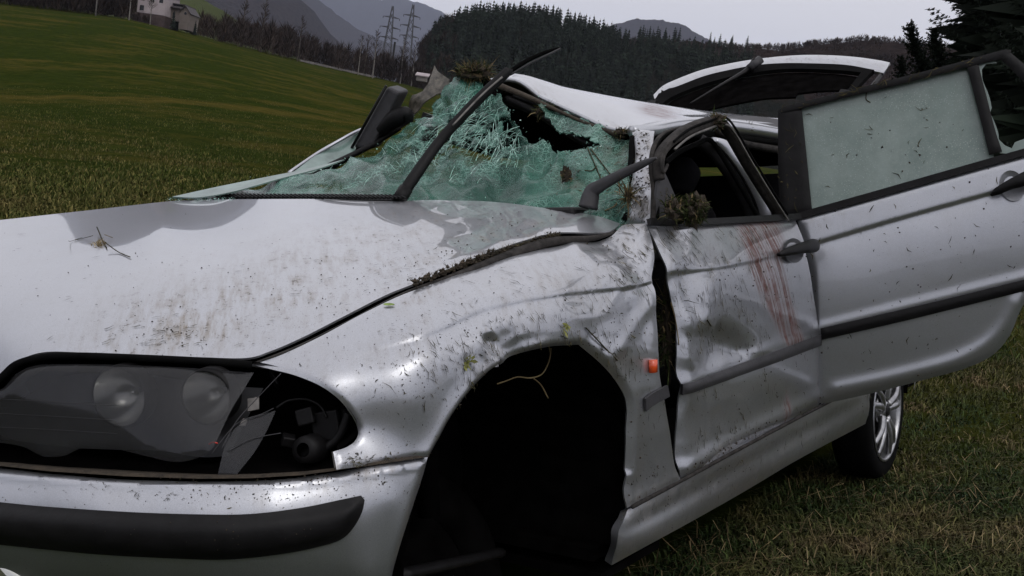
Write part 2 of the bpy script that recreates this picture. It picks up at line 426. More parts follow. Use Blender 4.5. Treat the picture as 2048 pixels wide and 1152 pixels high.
CRACK = make_cracked()
def make_doorglass():
    mt, t, b = newmat('misted_door_glass'); v = coords(t)
    vor = N(t, 'ShaderNodeTexVoronoi', Scale=150.0); t.links.new(v, vor.inputs['Vector'])
    dr = mth(t, 'LESS_THAN', vor.outputs['Distance'], .22); pk = ramp(t, noise(t, v, 9, 4, .7), [(.36, g3(0)), (.6, g3(1))]).outputs[0]
    col = ramp(t, noise(t, v, 5, 7, .7), [(.3, (.155, .215, .19)), (.7, (.28, .345, .315))]).outputs[0]
    col = mixc(t, mth(t, 'MULTIPLY', mth(t, 'MULTIPLY', dr, pk), .4), col, (.55, .63, .59))
    sm = noise(t, coords(t, (40, 40, 5)), 1.0, 4); col = mixc(t, mth(t, 'MULTIPLY', ramp(t, sm, [(.5, g3(0)), (.8, g3(1))]).outputs[0], .25), col, (.16, .19, .165))
    t.links.new(col, b.inputs['Base Color']); b.inputs['Roughness'].default_value = .22; b.inputs['Specular IOR Level'].default_value = .8
    b.inputs['Alpha'].default_value = .86
    bump(t, b, mth(t, 'ADD', mth(t, 'MULTIPLY', dr, .5), noise(t, v, 120, 3)), .25, .002); return mt
DGLASS = make_doorglass()
def make_lens():
    mt, t, b = newmat('sooty_lamp_lens'); v = coords(t)
    b.inputs['Base Color'].default_value = (.034, .034, .036, 1); b.inputs['Roughness'].default_value = .05; b.inputs['Specular IOR Level'].default_value = .5
    al = ramp(t, noise(t, v, 18, 5), [(.3, g3(.58)), (.7, g3(.70))]).outputs[0]; t.links.new(al, b.inputs['Alpha']); return mt
LENS = make_lens()
SPLINT = simple('glass_splinter', (.26, .47, .39), .12, var=.6, scale=80, spec=.9)
PALEGL = simple('pale_green_glass', (.16, .23, .205), .12, var=.3, scale=14, spec=.8)
REFL = simple('lamp_reflector', (.62, .62, .60), .2, .95, var=.15, scale=10)

def veg(name, cols, scale=3., rough=.8, kind='Object', trans=0.):
    mt, t, b = newmat(name); v = coords(t, kind=kind); n1 = noise(t, v, scale, 4)
    k = len(cols); r_ = ramp(t, n1, [(.3+.4*i/(k-1), c) for i, c in enumerate(cols)])
    gi = t.nodes.new('ShaderNodeNewGeometry')
    col = mixc(t, 1.0, r_.outputs[0], ramp(t, gi.outputs['Random Per Island'], [(0, g3(.4)), (.7, g3(1.1)), (1, g3(1.9))]).outputs[0], 'MULTIPLY')
    t.links.new(col, b.inputs['Base Color']); b.inputs['Roughness'].default_value = rough; b.inputs['Specular IOR Level'].default_value = .2; return mt
GRASS = veg('grass_blades', [(.012, .026, .007), (.032, .050, .013), (.070, .068, .022), (.15, .105, .055)], 2.2)
def make_fgrass():
    mt, t, b = newmat('field_blades'); v = coords(t); n1 = noise(t, v, .9, 8, .7); band = noise(t, coords(t, (.09, .13, .1)), 1.0, 5, .6)
    f = mth(t, 'ADD', mth(t, 'MULTIPLY', band, .8), mth(t, 'MULTIPLY', n1, .35)); f = ramp(t, f, [(.50, g3(.08)), (.70, g3(.85))]).outputs[0]
    gi = t.nodes.new('ShaderNodeNewGeometry'); r_ = gi.outputs['Random Per Island']
    col = mixc(t, f, ramp(t, r_, [(0, (.026, .042, .009)), (.6, (.072, .088, .021)), (1, (.18, .155, .05))]).outputs[0], ramp(t, r_, [(0, (.055, .042, .014)), (1, (.19, .145, .065))]).outputs[0])
    t.links.new(col, b.inputs['Base Color']); b.inputs['Roughness'].default_value = .85; b.inputs['Specular IOR Level'].default_value = .05; return mt
FGRASS = make_fgrass()
STRAW = veg('dry_straw', [(.08, .058, .028), (.16, .12, .06), (.24, .19, .10)], 8.)
TURF = veg('turf', [(.008, .016, .003), (.022, .032, .007), (.06, .058, .018)], 30.)
CLIP = veg('wet_clippings', [(.018, .018, .009), (.04, .035, .015), (.085, .07, .03)], 20.)
SPRUCE = veg('spruce_needles', [(.008, .013, .008), (.014, .021, .013)], .3)
SPRUCEF = veg('far_spruce_needles', [(.010, .015, .011), (.017, .023, .017)], .05)
TWIG = veg('bare_twigs', [(.022, .016, .014), (.036, .026, .022), (.05, .034, .026)], .06)
BARK = simple('bark', (.075, .062, .052), .9, var=.4, scale=4)
PALEBARK = simple('pale_bark', (.17, .155, .14), .9, var=.4, scale=3)

CAR = empty('wrecked_car', label='wrecked silver estate car with crushed roof and open doors and tailgate', cat='car', mat=CARM)

# ================================================================== the setting
def car2w(p): return ROT@np.asarray(p, float)+_t
GZ = -.155                                                # ground level in the car's frame
def lmap(XY):
    XY = np.asarray(XY, float); r_ = np.linalg.norm(XY, axis=1)+1e-6; return XY/r_[:, None]*np.log1p(r_/2.5)[:, None]
_c = []
for x in np.linspace(-4.2, 2.2, 6):
    for y in np.linspace(-1.6, 2.6, 5): _c.append(car2w((x, y, GZ)))
for px, py, D in [(0, 10, 230), (270, 42, 245), (400, 75, 255), (560, 115, 280), (740, 155, 320), (840, 178, 330), (-500, -80, 200), (-1200, -120, 150),
                  (0, 100, 105), (0, 200, 48), (0, 300, 20), (0, 430, 9), (-400, 200, 30), (-400, 60, 100), (200, 60, 170), (200, 150, 80), (300, 240, 36), (200, 330, 17), (400, 200, 62), (400, 300, 26), (400, 380, 13),
                  (700, 200, 120), (700, 260, 55), (1000, 330, 40), (1000, 268, 130), (1000, 232, 340), (1430, 362, 50), (1430, 335, 150), (1430, 322, 340), (1800, 480, 14), (1800, 420, 60), (1900, 400, 150), (1900, 390, 340),
                  (2040, 655, 7.5), (2200, 560, 12), (2500, 500, 30), (2600, 400, 150)]:
    _c.append(atw(px, py, D))
for a in range(120, 421, 20):                              # behind and beside the camera
    b_ = math.radians(a)
    if math.sin(b_) < .25:
        for r_ in (6, 40, 400): _c.append(np.array([math.cos(b_)*r_, math.sin(b_)*r_, -.1+.03*r_*max(0, -math.cos(b_))]))
for a in range(0, 360, 24):
    b_ = math.radians(a); _c.append(np.array([math.cos(b_)*6000, math.sin(b_)*6000, 40 if math.sin(b_) < .2 else 120]))
_c = np.array(_c); TZ = TPS(lmap(_c[:, :2]), _c[:, 2], 1e-3)
def tz(X, Y):
    X = np.atleast_1d(np.asarray(X, float)); Y = np.atleast_1d(np.asarray(Y, float)); return TZ(lmap(np.column_stack([X, Y])))
def ground_hit(px, py, lo=1.0, hi=600):
    ts = np.exp(np.linspace(math.log(lo), math.log(hi), 200)); P = CW+np.outer(ts, FWW+RW*(px-1024)/FPX+UW*(576-py)/FPX); dz = P[:, 2]-tz(P[:, 0], P[:, 1])
    k = np.where(dz < 0)[0]
    return P[k[0]] if len(k) else None

def make_field():
    mt, t, b = newmat('meadow'); v = coords(t); 
    n1 = noise(t, v, .9, 8, .7); n2 = noise(t, v, 9, 6, .7); band = noise(t, coords(t, (.09, .13, .1)), 1.0, 5, .6); fine = noise(t, v, 60, 4, .7)
    g = ramp(t, mth(t, 'ADD', mth(t, 'MULTIPLY', n1, .5), mth(t, 'MULTIPLY', n2, .5)), [(.34, (.011, .0175, .0045)), (.5, (.0225, .0315, .0065)), (.66, (.038, .046, .010))]).outputs[0]
    br = ramp(t, fine, [(.3, (.05, .037, .008)), (.7, (.12, .09, .024))]).outputs[0]
    f = mth(t, 'ADD', mth(t, 'MULTIPLY', band, .8), mth(t, 'MULTIPLY', n1, .35)); f = ramp(t, f, [(.55, g3(0)), (.76, g3(.7))]).outputs[0]
    # a strip of dry hay lying across the slope
    pa, pb = ground_hit(0, 196), ground_hit(450, 212); dl = pb-pa; nl = np.array([-dl[1], dl[0]])/np.hypot(dl[0], dl[1]); off_ = float(nl@pa[:2])
    sx_ = t.nodes.new('ShaderNodeSeparateXYZ'); t.links.new(v, sx_.inputs[0]); dd_ = mth(t, 'SUBTRACT', mth(t, 'ADD', mth(t, 'MULTIPLY', sx_.outputs[0], float(nl[0])), mth(t, 'MULTIPLY', sx_.outputs[1], float(nl[1]))), off_)
    dd_ = mth(t, 'ADD', dd_, mth(t, 'MULTIPLY', mth(t, 'SUBTRACT', noise(t, v, .22, 4), .5), 9.0)); hay = ramp(t, mth(t, 'ABSOLUTE', mth(t, 'MULTIPLY', dd_, .25)), [(.15, g3(1)), (.9, g3(0))]).outputs[0]
    f = mth(t, 'MAXIMUM', f, mth(t, 'MULTIPLY', mth(t, 'MULTIPLY', hay, .85), ramp(t, n1, [(.35, g3(.3)), (.6, g3(1))]).outputs[0]))
    t.links.new(mixc(t, f, g, br), b.inputs['Base Color']); b.inputs['Roughness'].default_value = 1.; b.inputs['Specular IOR Level'].default_value = 0.
    bump(t, b, mth(t, 'ADD', n2, mth(t, 'MULTIPLY', fine, .4)), .9, .05); return mt
FIELD = make_field()
az = np.radians(np.concatenate([np.linspace(50, 130, 240), np.linspace(133, 407, 92)])); rr = np.concatenate([[0.0], np.exp(np.linspace(math.log(.4), math.log(17000), 170))])
V = []; na, nr = len(az), len(rr)
X = np.outer(np.cos(az), rr).ravel(); Y = np.outer(np.sin(az), rr).ravel(); Z = tz(X, Y)
hump = np.array([mnoise.fractal(Vector((x*.6, y*.6, 3)), 1, 2, 4) for x, y in zip(X, Y)])*np.clip(np.hypot(X, Y)/25, .12, 1)*.10
Z = Z+hump*np.clip((2500-np.hypot(X, Y))/500, 0, 1)
F = [(i*nr+j, i*nr+j+1, ((i+1) % na)*nr+j+1, ((i+1) % na)*nr+j) for i in range(na) for j in range(nr-1)]
struct(link('ground', mesh('ground', np.column_stack([X, Y, Z]), F, True), FIELD))

# ---------------- grass
def blades(name, pts, hgt, wid, mat, label, lean=.6, segs=2, seed=1):
    rs = np.random.RandomState(seed); n = len(pts); V = []; F = []
    A = rs.rand(n)*2*math.pi; L = hgt*(.5+rs.rand(n)*.9); le = lean*(.3+rs.rand(n)*1.2); B = rs.rand(n)*2*math.pi; W = wid*(.6+rs.rand(n)*.8)
    dx, dy = np.cos(A), np.sin(A); wx, wy = np.cos(B), np.sin(B)
    base = np.asarray(pts); out_v = np.empty((n, 5, 3))
    t1 = base+np.column_stack([dx*le*.35*L, dy*le*.35*L, L*.6]); t2 = base+np.column_stack([dx*le*L, dy*le*L, L*np.clip(1-.45*le, .12, 1)])
    wv = np.column_stack([wx, wy, np.zeros(n)])*W[:, None]/2
    out_v[:, 0] = base-wv; out_v[:, 1] = base+wv; out_v[:, 2] = t1+wv*.8; out_v[:, 3] = t1-wv*.8; out_v[:, 4] = t2
    me = bpy.data.meshes.new(name); me.vertices.add(n*5); me.vertices.foreach_set('co', out_v.ravel())
    k = np.arange(n)*5
    loops = np.column_stack([k, k+1, k+2, k+3, k+3, k+2, k+4]).ravel(); starts = np.column_stack([np.arange(n)*7, np.arange(n)*7+4]).ravel(); tot = np.tile([4, 3], n)
    me.loops.add(n*7); me.loops.foreach_set('vertex_index', loops.astype(np.int32)); me.polygons.add(n*2)
    me.polygons.foreach_set('loop_start', starts.astype(np.int32)); me.polygons.foreach_set('loop_total', tot.astype(np.int32)); me.update(calc_edges=True)
    return tag(link(name, me, mat), label, 'grass', kind='stuff')
def scatter_view(n, px0, px1, py0, py1, seed, clump=0., lo=1.0):
    """points of the meadow spread over what the view takes in"""
    rs = np.random.RandomState(seed); res = []
    gx = np.linspace(px0, px1, 16); gy = np.linspace(py0, py1, 16); grid = {}
    D = np.full((16, 16), np.nan)
    for i, a in enumerate(gx):
        for j, b_ in enumerate(gy):
            h_ = ground_hit(a, b_, lo)
            if h_ is not None: D[i, j] = math.log((h_-CW)@FWW)
    u = rs.rand(n)*14.999; v_ = rs.rand(n)*14.999; i = u.astype(int); j = v_.astype(int); fu = u-i; fv = v_-j
    d = (D[i, j]*(1-fu)*(1-fv)+D[i+1, j]*fu*(1-fv)+D[i, j+1]*(1-fu)*fv+D[i+1, j+1]*fu*fv)
    px = px0+u/15*(px1-px0); py = py0+v_/15*(py1-py0); ok = ~np.isnan(d); px, py, d = px[ok], py[ok], np.exp(d[ok])
    P = CW+(FWW+np.multiply.outer((px-1024)/FPX, RW)+np.multiply.outer((576-py)/FPX, UW))*d[:, None]
    if clump:
        nz = np.array([mnoise.noise(Vector((x/clump, y/clump, 1.7))) for x, y in P[:, :2]]); P = P[nz+rs.rand(len(P))*.8-.2 > 0]
    P[:, 2] = tz(P[:, 0], P[:, 1])-.01; return P
def in_car(P):
    Q = (P-_t)@ROT; return (Q[:, 0] > -3.6) & (Q[:, 0] < .6) & (np.abs(Q[:, 1]) < .5)
P = scatter_view(150000, 900, 2500, 590, 1500, 3); P = P[~in_car(P)]
blades('meadow_grass', P, .052, .0062, GRASS, 'trampled green and brown meadow grass beside the car', .9, seed=4)
P = scatter_view(15000, 900, 2500, 590, 1500, 5, .6); P = P[~in_car(P)]
blades('dry_grass_stalks', P, .085, .003, STRAW, 'pale dry stalks lying in the grass beside the car', 1.9, seed=6)
P = scatter_view(120000, -900, 900, 175, 520, 8)
D_ = np.hypot(P[:, 0], P[:, 1])
P = P[np.random.rand(len(P)) < np.clip(40/D_, .1, 1)]
blades('field_grass', P, .075, .014, FGRASS, 'uneven tufted grass of the sloping field behind the car', .7, seed=9)

# ---------------- hills: solid ridges with their own distance
def hillmat(name, cols, scale):
    mt, t, b = newmat(name); v = coords(t); n1 = noise(t, v, scale, 8, .7)
    k = len(cols); t.links.new(ramp(t, n1, [(.35+.3*i/(k-1), c) for i, c in enumerate(cols)]).outputs[0], b.inputs['Base Color'])
    b.inputs['Roughness'].default_value = 1; b.inputs['Specular IOR Level'].default_value = 0; bump(t, b, n1, 1., 6.); return mt
H_BARE = hillmat('bare_wood_slope', [(.011, .0085, .008), (.024, .018, .0165), (.036, .027, .024)], .06)
H_GREEN = hillmat('pale_meadow_slope', [(.05, .06, .028), (.07, .08, .038)], .01)
H_DARK = hillmat('spruce_slope', [(.010, .012, .0105), (.017, .018, .0155), (.024, .020, .017)], .06)
HILLF = {}
def ridge(name, sil, D, run, mat, base=-40, rough=6., nseg=340, back=.6):
    """sil: crest in the view (px, py); the hill runs from its foot, run metres nearer, over the crest and down behind"""
    C_ = np.array([atw(px, py, D) for px, py in sil]); xs = C_[:, 0]; zs = C_[:, 2]; ysr = C_[:, 1]; o_ = np.argsort(xs); xs, zs, ysr = xs[o_], zs[o_], ysr[o_]
    def hz(x, t_):                                         # t_: 0 foot, 1 crest, >1 behind
        zc = np.interp(x, xs, zs); s_ = np.where(t_ <= 1, np.sin(np.clip(t_, 0, 1)*math.pi/2)**1.15, np.cos((t_-1)/back*math.pi/2*.9))
        return base+(zc-base)*s_
    U = np.linspace(xs[0], xs[-1], nseg); T = np.linspace(0, 1+back, 40); V = []
    for x in U:
        yc = np.interp(x, xs, ysr)
        for q in T:
            z = float(hz(x, np.array(q))); y = yc-run*(1-q)
            n_ = mnoise.fractal(Vector((x/run*7, y/run*7, D*.01)), 1, 2, 5)*rough*min(1, q*2)
            n_ += mnoise.noise(Vector((x/(D*.0035), y/(D*.0035), 5.5)))*D*.0011*min(1, q*2)
            V.append((x, y, z+n_-rough*.3))
    k = len(T); F = [(i*k+j, i*k+j+1, (i+1)*k+j+1, (i+1)*k+j) for i in range(nseg-1) for j in range(k-1)]
    HILLF[name] = lambda x, q: (x, float(np.interp(x, xs, ysr))-run*(1-q), float(hz(x, np.array(q))))
    return struct(link(name, mesh(name, V, F, True), mat))
ridge('far_hill', [(-300, -260), (200, -190), (500, -70), (640, -8), (700, -3), (760, 1), (800, 3), (850, 11), (890, 26), (915, 48), (960, 75), (1030, 105), (1100, 150)], 13500, 3600, H_BARE, -180, 50)
ridge('middle_hill', [(-2600, -700), (-1200, -560), (-500, -420), (0, -330), (400, -160), (560, -55), (644, 0), (663, 13), (680, 28), (698, 43), (708, 54), (732, 64), (753, 73), (775, 84), (830, 105), (900, 140), (980, 180)], 7200, 2000, H_BARE, -110, 28)
ridge('near_hill', [(-3600, -560), (-2200, -620), (-1300, -600), (-700, -520), (-100, -350), (300, -170), (450, -90), (560, -32), (604, 0), (625, 20), (642, 45), (656, 66), (690, 95), (740, 130), (790, 160)], 3600, 1100, H_BARE, -70, 15)
ridge('meadow_hill', [(-300, -110), (100, -60), (250, -30), (330, -14), (406, 0), (440, 18), (469, 36), (510, 60), (560, 95), (620, 130)], 420, 120, H_GREEN, 0, 1.0)
ridge('distant_knoll', [(1080, 130), (1140, 88), (1195, 61), (1230, 49), (1270, 41), (1320, 40), (1360, 50), (1388, 68), (1430, 92), (1500, 140)], 7000, 1700, H_BARE, -90, 22)
ridge('wooded_hill', [(1000, 140), (1120, 105), (1190, 88), (1300, 88), (1400, 95), (1480, 99), (1560, 99), (1640, 90), (1700, 83), (1760, 86), (1830, 94), (1950, 105), (2150, 120), (2600, 130), (3600, 200), (4600, 300)], 620, 230, H_BARE, -10, 3)
ridge('spruce_hill', [(800, 175), (845, 135), (865, 104), (882, 78), (905, 62), (960, 47), (1030, 45), (1100, 55), (1150, 68), (1190, 80), (1240, 96), (1300, 106), (1400, 116), (1480, 128), (1560, 160)], 480, 130, H_DARK, 8, 2)

# ---------------- far trees
def spruce_low(h=16., seed=0, layers=9, pts=9):
    rs = np.random.RandomState(seed); V = []; F = []
    V, F = sweep_data([(0, 0, 0), (0, 0, h*.97)], [h*.02, h*.004], [h*.02, h*.004], up=(0, 1, 0), n=4)
    V = list(V); F = list(F)
    for l in range(layers):
        q = l/layers; z = h*(.10+.86*q); r_ = h*.20*(1-q)**.85+h*.012; dz = h*.13*(1-q*.5)
        k = len(V); V.append((0, 0, z+dz*.9)); n = pts*2; a0 = rs.rand()*6
        for i in range(n):
            rr_ = r_*(1.0 if i % 2 == 0 else .45)*(.7+rs.rand()*.55); a = a0+2*math.pi*i/n
            V.append((math.cos(a)*rr_, math.sin(a)*rr_, z-(.25*dz if i % 2 == 0 else -.1*dz)-rs.rand()*.1*dz))
        F += [(k, k+1+i, k+1+(i+1) % n) for i in range(n)]
    return V, F
SPV = [spruce_low(16, s_) for s_ in range(4)]
SPM = [mesh('spruce_tree', v_, f_) for v_, f_ in SPV]
for me in SPM: me.materials.append(SPRUCEF)
def hill_point(name, px, q):
    """point of a hill seen under picture column px, q of the way up"""
    f_ = HILLF[name]; lo, hi = -3000., 3000.
    for _ in range(26):
        mm = (lo+hi)/2; p = f_(mm, q)
        if pixw(p)[0] < px: lo = mm
        else: hi = mm
    return np.array(f_((lo+hi)/2, q))
rs = np.random.RandomState(11)
def spruce_at(p, h, label, group):
    o = bpy.data.objects.new('spruce_tree', SPM[rs.randint(4)]); COL.objects.link(o)
    o.location = p; s_ = h/16; o.scale = (s_*rs.uniform(.85, 1.1), s_*rs.uniform(.85, 1.1), s_); o.rotation_euler.z = rs.rand()*6.28
    tag(o, label, 'tree', group)
for i in range(74):
    px = 862+ (1195-862)*(i+rs.rand()*.8)/74; q = rs.uniform(.93, 1.0); p = hill_point('spruce_hill', px, q); p[2] -= 8.6
    spruce_at(p, rs.uniform(8.5, 14.5), 'dark spruce standing against the sky on the crest of the spruce hill', 'spruces on the crest of the spruce hill')
for i in range(70):
    px = rs.choice([rs.uniform(1190, 1330), rs.uniform(1200, 1420), rs.uniform(1260, 1500)]); q = rs.uniform(.45, .99); p = hill_point('wooded_hill', px, q); p[2] -= 3
    spruce_at(p, rs.uniform(9, 14), 'dark spruce scattered among bare trees on the brown wooded hill', 'spruces on the brown wooded hill')
mb = MB(); VV = []; FF = []; k0 = 0
for i in range(1500):
    px = rs.uniform(850, 1235) if i < 1150 else rs.uniform(1200, 1500); q = rs.uniform(.12, .95); p = hill_point('spruce_hill', px, q); p[2] -= 4
    v_, f_ = SPV[rs.randint(4)]; s_ = rs.uniform(.55, .9); a = rs.rand()*6.28; v_ = np.array(v_)*s_
    VV.append(np.column_stack([v_[:, 0]*math.cos(a)-v_[:, 1]*math.sin(a), v_[:, 0]*math.sin(a)+v_[:, 1]*math.cos(a), v_[:, 2]])+p); FF += [tuple(j+k0 for j in f) for f in f_]; k0 += len(v_)
tag(link('spruce_forest', mesh('spruce_forest', np.vstack(VV), FF), SPRUCEF), 'dense dark spruce forest covering the rounded hill', 'forest', kind='stuff')

def bare_crowns(name, places, label, mat=TWIG, seed=3, per=70, tw=.10):
    """places: list of (base point, height, radius); each a fan of ascending twigs"""
    rs = np.random.RandomState(seed); V = []; n = 0
    for p, h_, r_ in places:
        m_ = per; a = rs.rand(m_)*6.283; zz = rs.rand(m_)**.8; rad = r_*np.sqrt(rs.rand(m_))*np.sin(np.clip(.2+zz*.85, 0, 1)*math.pi)**.6
        b0 = np.column_stack([np.cos(a)*rad*.55, np.sin(a)*rad*.55, zz*h_*.75]); l_ = h_*(.16+.2*rs.rand(m_))
        d = np.column_stack([np.cos(a)*.5+rs.randn(m_)*.3, np.sin(a)*.5+rs.randn(m_)*.3, .7+rs.rand(m_)*.5]); d /= np.linalg.norm(d, axis=1)[:, None]
        s_ = np.column_stack([-np.sin(a), np.cos(a), rs.randn(m_)*.5])*tw*h_/8*(.5+rs.rand(m_))[:, None]
        V.append(np.stack([b0-s_, b0+s_, b0+d*l_[:, None]], 1)+np.asarray(p)); n += m_
    V = np.vstack(V).reshape(-1, 3); F = np.arange(len(V)).reshape(-1, 3).tolist()
    return tag(link(name, mesh(name, V, F), mat), label, 'bushes', kind='stuff')
pl_ = []
for i in range(1900):
    p = hill_point('wooded_hill', rs.uniform(1170, 2080), rs.uniform(.15, 1.0) if i < 1200 else rs.uniform(.93, 1.03)); p[2] -= 2; pl_.append((p, rs.uniform(3.5, 6), rs.uniform(2.5, 4)))
bare_crowns('bare_wood', pl_, 'brown leafless wood covering the long low hill', per=40, tw=.22)
edge = [(-60, -8), (0, 8), (270, 41), (400, 74), (560, 114), (740, 154), (850, 180), (960, 205)]
def edge_pt(px, d0=0.):
    py = np.interp(px, [e[0] for e in edge], [e[1] for e in edge]); D = np.interp(px, [0, 270, 560, 740, 960], [230, 245, 280, 320, 335])+d0
    p = atw(px, py, D); p[2] = tz(p[0], p[1])[0]; return p
pl_ = []
for i in range(430):
    px = rs.uniform(-60, 900) if i < 330 else rs.uniform(-60, 265); d0 = rs.uniform(2, 60); p = edge_pt(px, d0)
    if 262 < px < 392: h_ = rs.uniform(1.2, 2.6); 
    else: h_ = np.interp(px, [0, 200, 260, 400, 470, 560, 640, 780, 860], [9, 9.5, 9, 7, 9, 10, 8.5, 10, 9])*rs.uniform(.7, 1.1)
    if 262 < px < 392: p = edge_pt(px, rs.uniform(0, 3))
    pl_.append((p, h_, h_*.45))
for i in range(70):
    px = rs.uniform(838, 905); p = hill_point('spruce_hill', px, rs.uniform(.1, .9)); p[2] -= 1; pl_.append((p, rs.uniform(6, 10), 3.0))
bare_crowns('hedge_scrub', pl_, 'reddish brown leafless scrub along the far edge of the field', per=150, tw=.09)
def bare_tree(p, h_, label, seed, mat=PALEBARK):
    rs = np.random.RandomState(seed); r0 = empty('bare_tree', p, label, 'tree', 'leafless trees at the field edge'); lean = rs.uniform(-.03, .03)
    sweep('trunk', [(0, 0, -.5), (lean*h_*.5, 0, h_*.5), (lean*h_, 0, h_)], [h_*.030, h_*.02, h_*.005], [h_*.03, h_*.02, h_*.005], mat, r0, up=(0, 1, 0), n=5)
    b_ = MB()
    for i in range(46):
        q = rs.uniform(.35, .95); a = rs.rand()*6.28; L = h_*.3*(1.15-q)*rs.uniform(.6, 1.2); s0 = np.array([lean*h_*q, 0, h_*q]); s1 = s0+np.array([math.cos(a)*L*.7, math.sin(a)*L*.7, L*.7])
        b_.bar(s0, s1, h_*.006, h_*.006, up=(.3, .5, .1), n=3)
        for j in range(4):
            f_ = rs.uniform(.3, 1); s2 = s0+(s1-s0)*f_; e2 = s2+np.array([rs.randn()*.3, rs.randn()*.3, .6])*L*.45; b_.bar(s2, e2, h_*.0035, h_*.003, up=(.3, .5, .1), n=3)
    b_.build('crown', TWIG, r0); return r0
for i, (px, d0, h_, lab) in enumerate([(595, 6, 13, 'gnarled dark leafless tree at the left end of the pale roadside wall'), (716, -4, 12, 'pale thin trunk of a leafless tree left of the two pylons'), (727, 10, 13, 'leafless tree with a dark trunk just left of the first pylon'), (745, -6, 15, 'slender leafless tree with a pale trunk under the first pylon'),
                                       (800, 4, 15, 'leafless tree with a grey trunk right of the second pylon'), (822, 12, 15, 'leafless tree at the foot of the spruce hill'), (520, 15, 15, 'tall broad leafless tree on the scrub right of the houses'), (480, 25, 14, 'leafless tree below the pale green hillside'), (300, -5, 8, 'leafless tree before the white house wall'), (258, -3, 10, 'leafless tree left of the white house')]):
    bare_tree(edge_pt(px, d0), h_, lab, 30+i, BARK if i in (0, 2, 6, 7) else PALEBARK)

# ---------------- pylons, poles, wall, houses
PYL = simple('weathered_lattice_steel', (.07, .07, .075), .7, .2, var=.2, scale=.3)
def pylon(px, top, D, h_, label):
    T = atw(px, top, D); base = np.array([T[0], T[1], T[2]-h_]); r0 = empty('lattice_pylon', base, label, 'pylon', 'lattice pylons')
    mb = MB(); tw_ = lambda z: 3.2*(1-z/h_)**.9*1.0+.35
    zs = list(np.linspace(0, h_, 13))
    for i in range(12):
        z0, z1 = zs[i], zs[i+1]; a, b_ = tw_(z0), tw_(z1)
        c0 = [np.array([sx*a, sy*a, z0]) for sx, sy in ((-1, -1), (1, -1), (1, 1), (-1, 1))]; c1 = [np.array([sx*b_, sy*b_, z1]) for sx, sy in ((-1, -1), (1, -1), (1, 1), (-1, 1))]
        for k in range(4):
            mb.bar(c0[k], c1[k], .30, .30, up=(.3, .9, .1)); mb.bar(c0[k], c1[(k+1) % 4], .16, .16, up=(.3, .9, .1)); mb.bar(c0[(k+1) % 4], c1[k], .16, .16, up=(.3, .9, .1))
    mb.build('mast', PYL, r0)
    for q, L in ((.865, 4.6), (.745, 5.6), (.625, 5.2)):
        z = h_*q; m2 = MB()
        for sgn in (-1, 1):
            e = np.array([sgn*L, 0, z]); a = tw_(z)
            for sy in (-1, 1): m2.bar((sgn*a*.5, sy*a, z), e, .26, .26, up=(0, 1, 0)); m2.bar((sgn*a*.5, sy*a, z+.7), e, .2, .2, up=(0, 1, 0))
        ca = m2.build('cross_arm', PYL, r0); ca.rotation_euler.z = .35
        for sgn in (-1, 1):
            m3 = MB().bar((sgn*L, 0, z), (sgn*L, 0, z-1.1), .3, .3, up=(0, 1, 0)); ins = m3.build('insulator', DGREY, r0); ins.rotation_euler.z = .35
    return r0
pylon(786, 12, 560, 46, 'left of the two lattice power pylons rising above the scrub')
pylon(827, 9, 560, 46, 'right of the two lattice power pylons rising above the scrub')
p0 = edge_pt(781, 40); tp = atw(790, 84, 372)
sweep('dark_pole', [tp+np.array([0, 0, -22]), tp], [.8, .75], [.8, .75], BLACK, None, up=(0, 1, 0), n=8, res=1)
tag(bpy.data.objects['dark_pole'], 'thick dark pole standing between the feet of the two pylons', 'pole')
up_ = edge_pt(191, -6)
sweep('utility_pole', [up_+np.array([0, 0, -1]), up_+np.array([0, 0, 9])], [.3, .22], [.3, .22], PALEBARK, None, up=(0, 1, 0), n=8, res=1)
tag(bpy.data.objects['utility_pole'], 'thin grey utility pole at the field edge left of the houses', 'pole')
WALLM = simple('pale_render', (.36, .31, .315), .9, var=.12, scale=.6)
WALL2 = simple('cream_render', (.15, .125, .11), .9, var=.12, scale=.6)
ROOFM = simple('dark_roof_tiles', (.05, .042, .045), .8, var=.3, scale=3)
BRICKM = simple('dark_plinth', (.055, .038, .036), .9, var=.3, scale=1)
PANEM = simple('dark_pane', (.012, .012, .014), .15, var=.2)
CONC = simple('pale_concrete', (.16, .145, .135), .9, var=.3, scale=.5)
# low wall beside the road: one segment after another
wr = empty('roadside_wall', edge_pt(660, 0), 'low pale concrete wall running along the far edge of the field', 'wall'); wp = np.array(wr.location)
for i in range(16):
    a = edge_pt(600+i*9.3, 2); b_ = edge_pt(600+(i+1)*9.3-.5, 2); MB().bar(a-wp+np.array([0, 0, .45]), b_-wp+np.array([0, 0, .45]), .3, .5+.12*((i*7) % 3), up=(0, 0, 1)).build('wall_segment', CONC, wr)
def house_box(px0, px1, py_b, py_t, D, dep):
    a = atw(px0, py_b, D); b_ = atw(px1, py_b, D); return a, b_
